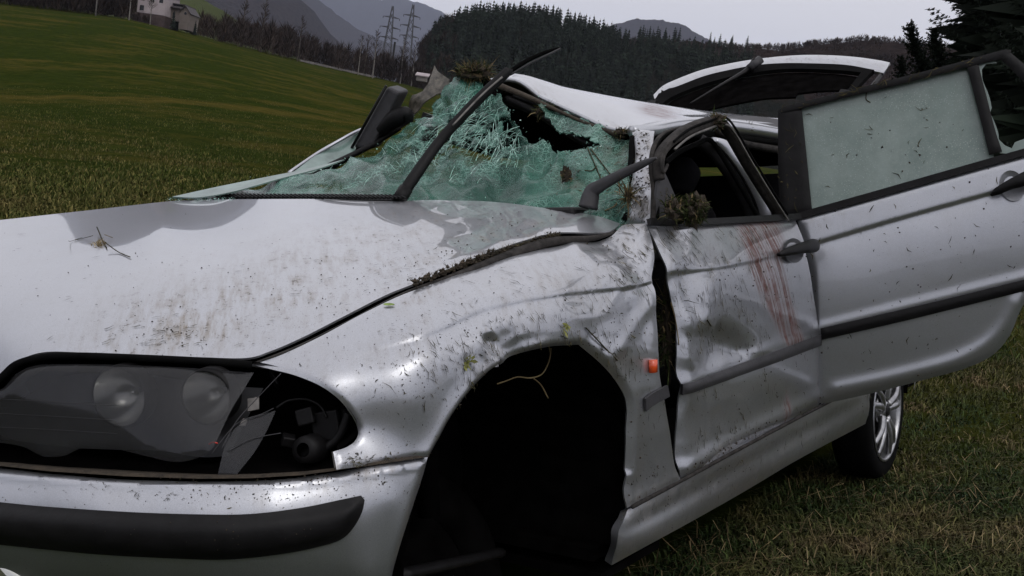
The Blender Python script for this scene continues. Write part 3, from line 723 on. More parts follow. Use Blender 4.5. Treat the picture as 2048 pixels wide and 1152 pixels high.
# white house
HA = atw(272, 22, 250); hx = 9.0; ang = math.radians(-3)
hs_ = empty('white_house', HA, 'white house with a dark square window at the top of the field', 'house'); hs_.rotation_euler.z = ang
u1 = 2050/250.
MB().box((3.55, 4.5, 2.6), (7.1, 8, 5.4)).build('wall', WALLM, hs_)
MB().box((3.55, 4.3, -2.2), (7.7, 8.6, 3.9)).build('plinth', BRICKM, hs_)
wn = MB().box((1.15, .49, 1.0), (1.05, .06, 1.3)).build('window', PANEM, hs_)
MB().box((1.15, .47, .32), (1.3, .14, .1)).build('sill', WALLM, wn)
for x_, z_ in ((1.15, 3.4), (3.6, 3.4), (5.8, 3.4)): MB().box((x_, .49, z_), (.95, .06, 1.2)).build('window', PANEM, hs_)
mr = MB(); mr.V = [np.array(v) for v in ((-.5, -.1, 5.2), (7.6, -.1, 5.2), (7.6, 9, 5.2), (-.5, 9, 5.2), (-.5, 4.5, 8), (7.6, 4.5, 8))]; mr.F = [(0, 1, 5, 4), (2, 3, 4, 5), (0, 4, 3), (1, 2, 5), (0, 3, 2, 1)]; mr.build('roof', ROOFM, hs_)
HB = atw(330, 32, 253); h2 = empty('cream_house', HB, 'small cream house with a dark roof and a round gable window', 'house'); h2.rotation_euler.z = ang
MB().box((2.2, 3.5, .8), (4.4, 6, 3.2)).build('wall', WALL2, h2)
gw = MB(); gw.V = [np.array(v) for v in ((3.6, .2, -2.6), (6.0, .2, -2.6), (6.3, .2, 1.2), (4.9, .2, 2.9), (3.4, .2, 1.6), (3.6, 6, -2.6), (6.0, 6, -2.6), (6.3, 6, 1.2), (4.9, 6, 2.9), (3.4, 6, 1.6))]
gw.F = [(0, 1, 2, 3, 4), (9, 8, 7, 6, 5), (0, 5, 6, 1), (1, 6, 7, 2), (2, 7, 8, 3), (3, 8, 9, 4), (4, 9, 5, 0)]; gw.build('gable_wall', WALL2, h2)
MB().add(lathe_data([(.0, 0), (.33, 0), (.33, .1), (0, .1)], 16, (5.0, .12, 1.35))).build('round_window', PANEM, h2)
for x_ in (.5, 2.0): MB().box((x_, .48, .6), (.6, .06, 1.3)).build('window', PANEM, h2)
mr = MB(); mr.box((2.0, .5, 2.55), (4.9, 1.6, .22), np.array(Matrix.Rotation(.35, 3, 'X'))); mr.box((2.0, 4.4, 3.4), (4.9, 7, .25)); mr.build('roof', ROOFM, h2)
mr = MB(); mr.box((5.75, 3, 2.15), (2.3, 6.4, .2), np.array(Matrix.Rotation(.88, 3, 'Y'))); mr.box((4.1, 3, 2.4), (2.1, 6.4, .2), np.array(Matrix.Rotation(-.8, 3, 'Y'))); mr.build('gable_roof', ROOFM, h2)
# a pale shed by the scrub
SH = atw(832, 160, 318); sh = empty('pale_shed', SH, 'small pale shed low in the scrub at the foot of the spruce hill', 'shed')
MB().box((1.6, 1.5, .8), (3.2, 3, 1.8)).build('wall', CONC, sh); MB().box((1.7, 1.4, 2.0), (4.2, 3.8, .3), np.array(Matrix.Rotation(.3, 3, 'X'))).build('roof', WALLM, sh)

# ---------------- the big spruces on the right
def big_spruce(base, h_, seed, label, r_=.26, nb=150, droop=.5, twl=.34, core=.38):
    rs = np.random.RandomState(seed); r0 = empty('spruce_tree', base, label, 'tree', 'spruces behind the open rear door')
    sweep('trunk', [(0, 0, -.5), (0, 0, h_*.5), (0, 0, h_)], [h_*.022, h_*.013, .02], [h_*.022, h_*.013, .02], BARK, r0, up=(0, 1, 0), n=8)
    q = .04+.955*(np.arange(nb)+rs.rand(nb))/nb; L = h_*r_*(1-q)**.85*rs.uniform(.7, 1.15, nb)+.10; a = np.arange(nb)*2.39996+rs.randn(nb)*.25
    el = np.radians(-22+64*q**1.5)+rs.randn(nb)*.12; T_ = []
    for i in range(nb):
        d = np.array([math.cos(a[i]), math.sin(a[i]), 0.]); s_ = np.array([-d[1], d[0], 0]); n = max(5, int(L[i]/.085)); f_ = (np.arange(n)+.5)/n
        ax = np.outer(f_*L[i]*math.cos(el[i]), d); ax[:, 2] += h_*q[i]+f_*L[i]*math.sin(el[i])+L[i]*.16*f_**2.5-L[i]*.10*np.sin(f_*3.1)
        m_ = 6; c_ = np.repeat(ax, m_, 0)+rs.randn(n*m_, 3)*.012; sg = np.tile([-1, 1]*(m_//2), n); ff = np.repeat(f_, m_)
        tl = twl*(1.15-.85*ff)*min(1, L[i]/1.0+.3)*rs.uniform(.5, 1.2, n*m_)
        td = d*.75+np.outer(sg*rs.uniform(.45, 1.0, n*m_), s_); td[:, 2] += math.tan(el[i])*.5-rs.uniform(0, .75, n*m_); td += rs.randn(n*m_, 3)*.15; td /= np.linalg.norm(td, axis=1)[:, None]
        w_ = np.cross(td, rs.randn(n*m_, 3)); w_ /= np.linalg.norm(w_, axis=1)[:, None]+1e-9; w_ *= rs.uniform(.008, .02, n*m_)[:, None]
        T_.append(np.stack([c_-w_, c_+w_, c_+td*tl[:, None]], 1)); w2 = np.cross(td, w_); T_.append(np.stack([c_-w2, c_+w2, c_+td*tl[:, None]*.9], 1))
        w3 = s_*.014; T_.append(np.stack([ax-w3, ax+w3, np.vstack([ax[1:], ax[-1:]+d*.10])+np.array([0, 0, .004])], 1))
    V = np.vstack(T_).reshape(-1, 3); F = np.arange(len(V)).reshape(-1, 3).tolist(); V = list(V)
    for l in range(70):                                   # inner foliage cones added to block sky through the crown
        q = .04+.93*l/70; rr_ = h_*r_*core*(1-q)**.8+.03; z = h_*q; k = len(V); V.append(np.array([0, 0, z+h_*.03])); nn = 44
        for i in range(nn): a = 6.283*i/nn+rs.rand(); f_ = rr_*(1 if i % 2 else .3)*rs.uniform(.35, 1.2); V.append(np.array([math.cos(a)*f_, math.sin(a)*f_, z-rs.uniform(0, .25)*rr_]))
        F += [(k, k+1+i, k+1+(i+1) % nn) for i in range(nn)]
    link('crown', mesh('crown', V, F), SPRUCE, r0); return r0
b1 = atw(2120, 520, 15); b1[2] = tz(b1[0], b1[1])[0]; big_spruce(b1, 12.5, 1, 'huge dark spruce cut by the right edge of the picture', .20, 700, twl=.30, core=.85)
b1 = atw(1975, 470, 19); b1[2] = tz(b1[0], b1[1])[0]; big_spruce(b1, 13, 6, 'tall dense dark spruce behind the open rear door, left of the cut one', .165, 1000, twl=.28, core=.95)
def leaning(tx, ty, D, h_, tilt, seed, label, r_, nb):
    T = atw(tx, ty, D); M_ = Matrix.Rotation(math.radians(tilt), 3, 'Y'); base = T-np.array(M_@Vector((0, 0, h_))); o = big_spruce(base, h_, seed, label, r_, nb, twl=.17); o.rotation_euler.y = math.radians(tilt)
leaning(1817, 50, 17, 4.4, -30, 3, 'slim dark spruce leaning left of the huge one', .17, 260)
leaning(1866, 60, 18, 4.2, -22, 2, 'middle sized dark spruce between the leaning one and the huge one', .20, 260)
leaning(1803, 114, 21, 3.0, -8, 4, 'small sparse spruce just right of the raised tailgate', .22, 120)
for px, d0, h_, lab in ((345, -3, 5.0, 'dark garden conifer standing before the cream house'), (388, -2, 4.6, 'dark garden conifer right of the round gable window')): spruce_at(edge_pt(px, d0), h_, lab, 'garden conifers by the houses')

# ---------------- haze
hz_, ht, hb = newmat('valley_haze'); ht.nodes.remove(hb); pv = ht.nodes.new('ShaderNodeVolumePrincipled')
pv.inputs['Color'].default_value = (.70, .78, 1.0, 1); pv.inputs['Density'].default_value = .000044; pv.inputs['Anisotropy'].default_value = 0.
ht.links.new(pv.outputs[0], [n for n in ht.nodes if n.type == 'OUTPUT_MATERIAL'][0].inputs['Volume'])

# ================================================================== the car (built in its own frame: x forward, y left, z up)
def ys(*l): return [(a, b_, dict(y=c_)) for a, b_, c_ in l]
def xs_(*l): return [(a, b_, dict(x=c_)) for a, b_, c_ in l]
def A3(pts, **k): return [at(a, b_, **k) for a, b_ in pts]

# ---------------- bonnet
hood_ctrl = ys((492, 716, .60), (680, 640, .66), (830, 565, .685), (1040, 490, .70), (1238, 447, .715), (400, 714, .53), (200, 705, .37), (0, 440, -.62), (200, 418, -.68), (345, 400, -.75), (430, 398, -.59), (-200, 470, -.56)) + \
    xs_((0, 755, .69), (60, 707, .665), (640, 399, -.46), (800, 404, -.48), (1000, 409, -.53), (-150, 840, .73)) + [np.array(q) for q in ((.1, -.15, .942), (.35, -.1, .876), (-.2, -.1, .979))]
HOOD = Surf(hood_ctrl, 2e-3)
hood_out = [(492, 716), (400, 714), (250, 708), (150, 704), (85, 706), (40, 722), (5, 750), (-30, 800), (-90, 850), (-220, 870), (-330, 800), (-330, 470), (-150, 455), (0, 440), (100, 429), (200, 418), (345, 402), (430, 399), (640, 398), (800, 402), (900, 402), (1000, 405), (1100, 416), (1190, 431), (1240, 446), (1228, 458), (1190, 466), (1110, 469), (1040, 488), (960, 517), (890, 545), (830, 566), (760, 594), (680, 636), (600, 676), (540, 702)]
def hood_disp(Q):
    h = crease(Q, [(-80, 720), (100, 650), (250, 598), (430, 545), (700, 452), (900, 412)], 46, .007, .1)
    h += step_line(Q, [(-100, 640), (150, 600), (330, 545), (450, 490), (640, 440)], 22, -.0025)
    h += gauss(Q, 720, 540, 90, 50, -25)*-.006+gauss(Q, 900, 470, 110, 22, -12)*-.006+gauss(Q, 560, 620, 120, 40, -25)*.003
    h += vnoise(Q, 170, 3)*.0022+vnoise(Q, 60, 5)*.0003
    d, t = sdist_line(np.array([(-330, 470), (0, 440), (345, 402), (640, 398), (800, 402)], float), Q); h *= np.clip((np.abs(d)-6)/60, 0, 1)
    h += crease(Q, [(830, 560), (960, 512), (1100, 462), (1235, 444)], 16, .006, .2)      # buckled edge
    h += crumple(Q, 70, 41, .004)*gauss(Q, 1000, 470, 200, 40, -18)
    return h
def hood_mud(Q): return gauss(Q, 330, 655, 160, 65, -20)*.8+gauss(Q, 640, 550, 320, 80, -28)*.7+gauss(Q, 1000, 485, 210, 45, -18)*.7+gauss(Q, 700, 640, 90, 20, -28)*.5+.05
panel('bonnet', hood_out, HOOD, PAINT, CAR, 8, .004, disp=hood_disp, stain={0: hood_mud, 2: lambda Q: gauss(Q, 800, 560, 420, 90, -25)*.8})
# bonnet hem seen along the raised edge, and the cowl vent
sweep('bonnet_edge', [HOOD.pts([a], [b_])[0]+np.array([0, .004, -.010]) for a, b_ in [(505, 716), (600, 680), (700, 632), (800, 582), (900, 546), (1000, 507), (1060, 486), (1110, 474), (1180, 468), (1232, 455)]], [.006, .008, .009, .011, .014, .02, .024, .022, .014, .006], [.006, .008, .01, .012, .016, .02, .024, .022, .014, .006], TRIM, CAR)
vent = MB()
for i in range(46):
    a = i/45; px = 432+a*370; p0 = at(px-6, 393+3*a, x=-.455-.045*a); p1 = at(px+9, 401+1.5*a, x=-.44-.04*a); vent.bar(p0+np.array([0, 0, .008]), p1+np.array([0, 0, .008]), .006, .006, up=(0, 0, 1))
vent.build('cowl_vent_ribs', BLACK, CAR)
panel('cowl', [(420, 394), (640, 390), (800, 396), (812, 404), (640, 401), (430, 400)], [*xs_((420, 394, -.47), (640, 390, -.50), (800, 396, -.51), (812, 404, -.49), (640, 401, -.475), (430, 400, -.45))], BLACK, CAR, 6, .004, off=.004)

# ---------------- left front wing
fend_ctrl = ys((500, 722, .61), (640, 660, .66), (800, 580, .695), (960, 525, .705), (1110, 490, .715), (1240, 447, .735), (1295, 446, .795), (717, 862, .79), (640, 770, .745), (675, 935, .80), (862, 912, .858),
               (650, 735, .74), (850, 665, .835), (1000, 615, .852), (1100, 590, .86), (1312, 562, .862), (880, 880, .862), (940, 780, .868), (1040, 708, .872), (1163, 690, .872), (1258, 870, .868), (1258, 1015, .862), (1363, 960, .862),
               (1320, 640, .872), (1330, 760, .876), (1250, 620, .872), (1345, 884, .868), (820, 800, .848), (1200, 520, .80), (1000, 560, .79))
FEND = Surf(fend_ctrl, 1.5e-3)
fend_out = [(502, 726), (562, 706), (642, 668), (722, 625), (802, 587), (881, 558), (961, 529), (1046, 505), (1110, 491), (1180, 478), (1225, 464), (1248, 447), (1292, 445), (1304, 476), (1311, 515), (1309, 553), (1316, 580), (1320, 643), (1321, 712), (1324, 765), (1335, 818), (1345, 884), (1351, 931), (1362, 960),
            (1310, 988), (1258, 1016), (1252, 985), (1256, 940), (1258, 870), (1257, 808), (1240, 768), (1205, 728), (1163, 690), (1100, 695), (1040, 710), (1008, 730), (1000, 728), (975, 750), (940, 786), (905, 835), (880, 882), (863, 912), (780, 924), (675, 938), (668, 902), (695, 893), (712, 880), (717, 862), (706, 835), (680, 800), (640, 770), (590, 748), (545, 736)]
FSW = [(690, 722), (760, 697), (870, 660), (960, 620), (1050, 600), (1150, 587), (1250, 577), (1318, 562)]
def fend_disp(Q):
    h = np.zeros(len(Q))
    h += swage(Q, FSW, .0085, lip=1.4, run=38, fade=(.45, .02))
    h += gauss(Q, 900, 660, 110, 26, -24)*-.006+gauss(Q, 960, 600, 70, 12, -15)*.006                 # dent above it
    h += gauss(Q, 1010, 690, 26, 46, -30)*-.010+step_line(Q, [(955, 655), (985, 690), (1008, 728)], 9, .008, .15)   # torn fold at the arch
    h += gauss(Q, 980, 660, 16, 10, 20)*.010
    h += step_line(Q, [(1150, 440), (1200, 490), (1255, 545), (1300, 600)], 14, .004)+step_line(Q, [(1260, 500), (1240, 560), (1180, 640), (1170, 690)], 22, .0045)
    h += gauss(Q, 1250, 500, 40, 26, 50)*-.008+gauss(Q, 1180, 500, 60, 16, -10)*-.005+gauss(Q, 1215, 660, 40, 60, 10)*.006+gauss(Q, 1285, 640, 30, 60, 0)*-.006
    h += crease(Q, [(1080, 520), (1190, 505), (1300, 470)], 11, .0035)+crease(Q, [(1200, 720), (1245, 690), (1320, 590)], 13, .004)
    h += gauss(Q, 760, 800, 70, 120, 25)*.003+vnoise(Q, 95, 9)*.0035*(1/(1+np.exp(-(Q[:, 0]-900)/60)))+vnoise(Q, 45, 12)*.0012*(1/(1+np.exp(-(Q[:, 0]-1000)/60)))
    d = dist_poly(resample([(863, 912), (880, 882), (905, 835), (940, 786), (975, 750), (1008, 730), (1040, 710), (1100, 695), (1163, 690), (1205, 728), (1240, 768), (1257, 808), (1258, 870), (1256, 940)], 12, closed=False), Q, False)
    h += .006*np.exp(-(d/22)**2)-.008*np.exp(-(d/7)**2)
    h += crumple(Q, 75, 51, .006)*(1/(1+np.exp(-(Q[:, 0]-1120)/40)))*np.clip((700-Q[:, 1])/120, .15, 1)+crumple(Q, 40, 52, .005)*gauss(Q, 980, 690, 60, 50)
    return h
def fend_mud(Q): return gauss(Q, 900, 640, 260, 60, -22)*.22+gauss(Q, 1180, 560, 140, 90)*.25+gauss(Q, 840, 590, 60, 14, -25)*.6+gauss(Q, 720, 935, 90, 16, -8)*.9+gauss(Q, 960, 740, 120, 90, -30)*.30+gauss(Q, 1290, 995, 60, 16, -25)*.9+gauss(Q, 1270, 450, 50, 30)*.5+.08
panel('front_wing', fend_out, FEND, PAINT, CAR, 5, .004, hem=.004, hemw=6, disp=fend_disp, extra=rails(FSW), stain={0: fend_mud, 2: lambda Q: .25+gauss(Q, 1000, 700, 200, 160)*.6})
MB().add(sweep_data([FEND.pts([1303], [719])[0]+np.array([0, .004, 0]), FEND.pts([1303], [744])[0]+np.array([0, .004, 0])], .026, .018, up=(0, 1, 0), n=8, power=6)).build('side_repeater', ORANGE, CAR, True)
panel('wing_moulding', [(1286, 797), (1300, 786), (1330, 770), (1334, 792), (1305, 808), (1287, 822)], FEND, DGREY, CAR, 6, .006, off=.008)

# ---------------- front bumper
PLY = np.array([-.2, 0, .2, .35, .5, .6, .68, .75, .80, .835, .86]); PLX = np.array([.768, .768, .762, .750, .722, .685, .635, .565, .495, .42, .32])
def bump_g(dx): return lambda p: p[0]-(np.interp(p[1], PLY, PLX)+dx) if p[1] < .858 else (p[1]-.858)
bump_ctrl = []
for px in (-150, 0, 200, 400, 550, 680):
    for py, dx in (((930+min(px, 400)*.065 if px < 450 else 957-(px-450)*.09), -.042), (1008+.05*min(px, 400) if px < 450 else 1028-(px-450)*.1, .0), (1100, .0), (1190, -.05), (1290, -.13)): bump_ctrl.append((px, py, dict(g=bump_g(dx))))
bump_ctrl += ys((862, 912, .857), (790, 924, .848), (780, 1000, .852), (840, 1000, .860), (800, 1130, .850), (770, 1260, .80), (730, 1160, .825))
BUMP = Surf(bump_ctrl, 6e-4)
bump_out = [(-150, 918), (0, 932), (100, 943), (250, 953), (400, 958), (500, 957), (600, 951), (700, 937), (790, 923), (863, 913), (851, 960), (832, 1018), (812, 1078), (797, 1130), (786, 1180), (775, 1250), (600, 1285), (300, 1300), (-150, 1290)]
strip_out = [(-150, 992), (0, 1005), (100, 1014), (250, 1024), (400, 1029), (500, 1028), (600, 1016), (680, 1000), (722, 991), (729, 1000), (724, 1022), (708, 1052), (682, 1077), (630, 1093), (560, 1106), (460, 1116), (350, 1114), (200, 1106), (100, 1097), (0, 1087), (-150, 1072)]
def bump_disp(Q):
    O = resample(strip_out, 14); d = dist_poly(O, Q); ins = inside(O, Q)
    return crease(Q, [(-150, 938), (0, 950), (250, 968), (450, 972), (600, 965), (740, 945), (850, 926)], 8, .003, 0)+vnoise(Q, 160, 4)*.0012
bp = panel('front_bumper', bump_out, BUMP, PAINT, CAR, 8, .005, hem=.010, hemw=9, disp=bump_disp, stain={0: lambda Q: gauss(Q, 720, 940, 90, 16, -8)*.8+gauss(Q, 650, 980, 160, 30, -8)*.3+.05, 2: lambda Q: gauss(Q, 560, 985, 300, 40)*.8})
def strip_disp(Q):
    d = dist_poly(resample(strip_out, 10), Q); return .012*(1-np.exp(-(d/18)**2))
panel('bumper_strip', strip_out, BUMP, BLACK, bp, 7, .008, disp=strip_disp, off=.004)
# top ledge of the bumper under the lamp
lp = [(-150, 914), (0, 929), (100, 940), (250, 950), (400, 955), (500, 954), (600, 948), (700, 935), (790, 921), (858, 911)]
V = []; F = []
for a, b_ in lp:
    p = BUMP.pts([a], [b_+5])[0]; n_ = np.array([-.82, -.57, 0]); V += [p+np.array([0, 0, .002]), p+n_*.008+np.array([0, 0, .005]), p+n_*.09+np.array([0, 0, -.012])]
F = [(i*3+j, i*3+j+1, i*3+j+4, i*3+j+3) for i in range(len(lp)-1) for j in range(2)]
link('bumper_ledge', mesh('bumper_ledge', V, F, True), MUD, bp)
# fog lamp low in the bumper
fp_ = BUMP.pts([22], [1158])[0]; fd = np.array([.95, .25, .15]); fd /= np.linalg.norm(fd); fs_ = np.cross(fd, [0, 0, 1]); fs_ /= np.linalg.norm(fs_); FM = np.column_stack([fs_, fd, np.cross(fs_, fd)])
fo = MB().add(lathe_data([(.0, .016), (.02, .015), (.036, .008), (.043, 0)], 40, fp_, FM)).build('fog_lamp_lens', simple('clear_fog_lens', (.75, .74, .66), .05, .9, var=.1), bp, True)
MB().add(lathe_data([(.043, 0.004), (.047, .006), (.055, .001), (.058, -.006)], 40, fp_, FM)).build('fog_lamp_bezel', BLACK, bp, True)

# ---------------- headlamp
LAMP = Surf(xs_((0, 780, .70), (60, 730, .675), (0, 900, .715), (-120, 850, .74))+ys((250, 730, .44), (500, 742, .63), (500, 900, .67), (420, 905, .62), (250, 915, .47), (700, 860, .80), (700, 920, .80)), 5e-4)
HL = empty('headlamp'); HL.parent = CAR
lens_out = [(-120, 850), (-60, 800), (0, 777), (28, 748), (60, 732), (100, 728), (200, 728), (300, 731), (400, 736), (506, 744), (488, 775), (466, 810), (446, 850), (428, 888), (415, 905), (390, 917), (360, 924), (335, 923), (300, 915), (262, 906), (240, 900), (205, 897), (165, 897), (150, 900), (128, 911), (105, 914), (82, 913), (60, 902), (40, 893), (0, 886), (-60, 880)]
panel('lens', lens_out, LAMP, LENS, HL, 10, 0, hem=.004, hemw=6)
def inner(surf, poly, back, name, mat, parent, step=12):
    """closed recess: back wall and sides behind an opening"""
    O = resample(poly, step); P0 = surf.pts(O[:, 0], O[:, 1])+np.array([-.012, -.010, 0]); b_ = np.array([-.80, -.58, 0])*back; P1 = P0+b_; c0 = P1.mean(0); P1 = c0+(P1-c0)*.93
    n = len(O); V = list(P0)+list(P1)+[c0]; F = [(i, (i+1) % n, n+(i+1) % n, n+i) for i in range(n)]+[(n+i, n+(i+1) % n, 2*n) for i in range(n)]
    return link(name, mesh(name, V, F), mat, parent)
lamp_open = [(-130, 840), (-40, 770), (30, 725), (90, 712), (300, 716), (500, 726), (600, 752), (650, 780), (685, 808), (712, 848), (712, 875), (690, 895), (672, 905), (674, 940), (600, 955), (450, 962), (250, 958), (0, 936), (-130, 920)]
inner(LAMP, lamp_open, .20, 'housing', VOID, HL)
panel('bezel', [(-110, 845), (-40, 795), (20, 760), (70, 738), (200, 735), (350, 738), (498, 748), (470, 805), (435, 875), (405, 905), (340, 915), (250, 905), (100, 900), (-60, 880)], LAMP, simple('smoked_bezel', (.05, .05, .053), .3, .7, var=.3, scale=12), HL, 12, 0, off=-.088)
for y_ in (797, 826, 853):
    sweep('lens_rib', [LAMP.pts([a], [b_])[0]+np.array([.0005, .0003, 0]) for a, b_ in ((-20, y_), (100, y_+6), (235, y_+14))], .0009, .0007, DGREY, HL)
for px, py, r_, back in ((222, 800, .050, .05), (398, 800, .044, .05), (70, 815, .03, .05)):
    c_ = LAMP.pts([px], [py])[0]; ax = np.array([.93, .33, -.05]); ax /= np.linalg.norm(ax); s_ = np.cross(ax, [0, 0, 1]); s_ /= np.linalg.norm(s_); M_ = np.column_stack([s_, ax, np.cross(s_, ax)])
    if px == 70: continue
    MB().add(lathe_data([(.006, -.055), (r_*.35, -.05), (r_*.7, -.035), (r_*.93, -.012), (r_, 0)], 40, c_-ax*.022, M_)).build('reflector_bowl', REFL, HL, True)
    MB().add(lathe_data([(0, .0), (r_*.12, -.002), (r_*.16, -.012)], 24, c_-ax*.055, M_)).build('glint_bulb', simple('glint_metal', (.9, .9, .86), .1, .9), HL, True)  # bright metal bulb added to give the bowl a central glint
    MB().add(lathe_data([(r_, 0.002), (r_*1.08, .002), (r_*1.1, -.03)], 40, c_-ax*.022, M_)).build('bowl_rim', BLACK, HL, True)
sweep('gasket', [LAMP.pts([a], [b_])[0]+np.array([.004, .002, 0]) for a, b_ in [(-60, 792), (0, 758), (35, 728), (85, 714), (150, 711), (250, 714), (400, 721), (505, 729)]], .010, .012, RUBBER, HL)
for i, pts_ in enumerate(([(440, 900), (470, 845), (510, 800), (560, 748)], [(452, 905), (500, 880), (560, 868)], [(420, 910), (470, 850), (520, 830), (545, 818)])):
    sweep('lens_shard_edge', [LAMP.pts([a], [b_])[0]-np.array([.006, .004, 0]) for a, b_ in pts_], .0014, .0014, DGREY, HL)
panel('broken_lens_shard', [(440, 912), (452, 870), (490, 835), (548, 818), (530, 860), (505, 905), (470, 950), (430, 952)], LAMP, LENS, HL, 12, 0, off=-.012)
for pts_, mt in (([(486, 786), (508, 784), (509, 808), (487, 812)], STEEL), ([(470, 842), (478, 826), (487, 830), (483, 842)], STEEL)):
    panel('mounting_clip', pts_, LAMP, mt, HL, 8, .004, off=-.03)
MB().add(lathe_data([(.012, .03), (.022, .028), (.026, .0), (.02, -.03)], 24, LAMP.pts([615], [915])[0]-np.array([.05, .04, 0]), FM)).build('bulb_holder', BLACK, HL, True)
sweep('bulb_cable', [LAMP.pts([a], [b_])[0]-np.array([.05, .04, 0]) for a, b_ in [(640, 915), (660, 900), (675, 880), (690, 840)]], .014, .014, BLACK, HL)
for nm, c0_, sz, ro in (('levelling_motor', (600, 850), (.035, .03, .028), .3), ('connector_block', (560, 900), (.022, .02, .018), -.4), ('mounting_frame', (640, 870), (.012, .05, .05), .2), ('broken_tab', (530, 770), (.02, .006, .03), .6)):
    MB().box(LAMP.pts([c0_[0]], [c0_[1]])[0]-np.array([.06, .045, 0]), sz, np.array(Matrix.Rotation(ro, 3, 'X')@Matrix.Rotation(ro*1.7, 3, 'Z'))).build(nm, BLACK, HL, bevel=.003)
sweep('spring_clip', [LAMP.pts([a], [b_])[0]-np.array([.05, .04, 0]) for a, b_ in [(540, 830), (565, 815), (600, 812), (630, 825), (645, 850)]], .004, .004, BLACK, HL)
sweep('hose', [LAMP.pts([a], [b_])[0]-np.array([.07, .05, 0]) for a, b_ in [(580, 945), (605, 920), (650, 905), (672, 870), (680, 840)]], .020, .020, BLACK, HL)
sweep('red_wire', [LAMP.pts([a], [b_])[0]-np.array([.004, .003, 0]) for a, b_ in [(416, 890), (424, 886), (434, 888)]], .0022, .0022, simple('red_wire', (.5, .03, .02), .4), HL)
panel('lamp_bracket', [(662, 905), (674, 903), (677, 936), (668, 938)], LAMP, STEEL, HL, 6, .004, off=-.006)

# ---------------- dark inner structure: arch liner, engine bay, floor, bulkhead
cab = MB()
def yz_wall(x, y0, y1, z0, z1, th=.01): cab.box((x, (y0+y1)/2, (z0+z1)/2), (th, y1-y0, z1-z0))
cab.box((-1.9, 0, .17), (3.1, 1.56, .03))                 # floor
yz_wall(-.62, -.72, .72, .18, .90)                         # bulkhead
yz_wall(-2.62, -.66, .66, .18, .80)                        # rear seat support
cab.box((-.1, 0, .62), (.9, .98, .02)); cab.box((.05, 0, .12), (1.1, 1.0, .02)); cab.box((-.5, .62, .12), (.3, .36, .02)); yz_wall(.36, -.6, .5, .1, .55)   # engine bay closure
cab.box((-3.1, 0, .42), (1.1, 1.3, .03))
cab.box((-2.0, 0, .07), (2.6, 1.16, .14)); cab.box((-3.1, 0, .14), (.7, 1.1, .22))      # tunnel, tank and rear subframe as boxes added to block light underneath
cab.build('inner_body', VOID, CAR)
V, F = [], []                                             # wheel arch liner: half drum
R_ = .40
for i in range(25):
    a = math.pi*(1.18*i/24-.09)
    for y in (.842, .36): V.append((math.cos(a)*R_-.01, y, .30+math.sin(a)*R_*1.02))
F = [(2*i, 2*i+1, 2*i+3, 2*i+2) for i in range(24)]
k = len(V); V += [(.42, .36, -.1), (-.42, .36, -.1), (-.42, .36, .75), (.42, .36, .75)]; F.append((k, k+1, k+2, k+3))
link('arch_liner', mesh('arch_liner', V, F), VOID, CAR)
# broken front suspension hidden in the arch
sus = empty('front_suspension'); sus.parent = CAR
sweep('strut', [(-.1, .50, .28), (-.1, .48, .66)], [.05, .06], [.05, .06], VOID, sus, up=(1, 0, 0), res=1)
sweep('control_arm', [at(800, 1150, y=.74), at(900, 1128, y=.68), at(1000, 1105, y=.6)], .03, .022, BLACK, sus)

FWH = empty('front_wheel'); FWH.parent = CAR
fwc = np.array([-.03, .46, .10]); FR = np.array(Matrix.Rotation(-.28, 3, 'Z')@Matrix.Rotation(.22, 3, 'X'))
MB().add(lathe_data([(.205, -.01), (.215, .004), (.245, .012), (.285, .010), (.303, -.004), (.312, -.024), (.316, -.06), (.316, -.14), (.312, -.18), (.29, -.205), (.215, -.205)], 56, fwc, FR)).build('tyre', VOID, FWH, True)
MB().add(lathe_data([(0, -.03), (.10, -.03), (.205, -.012)], 40, fwc, FR)).build('rim', VOID, FWH, True)  # tyre and rim coloured near black, the shade of the arch painted in
# ---------------- sill
SILL = Surf(ys((1258, 1018, .855), (1363, 964, .855), (1640, 817, .855), (1740, 775, .855), (1250, 1060, .868), (1500, 920, .868), (1740, 800, .868), (1226, 1128, .838), (1500, 980, .838), (1735, 848, .838), (1400, 1040, .84)), 3e-4)
def sill_disp(Q): return crease(Q, [(1250, 1062), (1500, 925), (1745, 795)], 12, -.004, 0)+crease(Q, [(1240, 1095), (1500, 950), (1740, 820)], 16, .004, 0)
panel('sill', [(1258, 1018), (1363, 963), (1500, 887), (1640, 816), (1745, 765), (1742, 800), (1732, 848), (1600, 918), (1500, 978), (1400, 1035), (1300, 1090), (1225, 1132), (1236, 1080)], SILL, PAINT, CAR, 7, .02, hem=.003, hemw=6, disp=sill_disp, stain={0: lambda Q: .30+gauss(Q, 1300, 1000, 80, 20, -28)*.6, 2: lambda Q: .3+0*Q[:, 0]})
sweep('sill_seal', [SILL.pts([a], [b_])[0]+np.array([0, .006, 0]) for a, b_ in [(1260, 1013), (1363, 958), (1500, 884), (1640, 811), (1740, 762)]], .008, .010, TRIM, CAR)

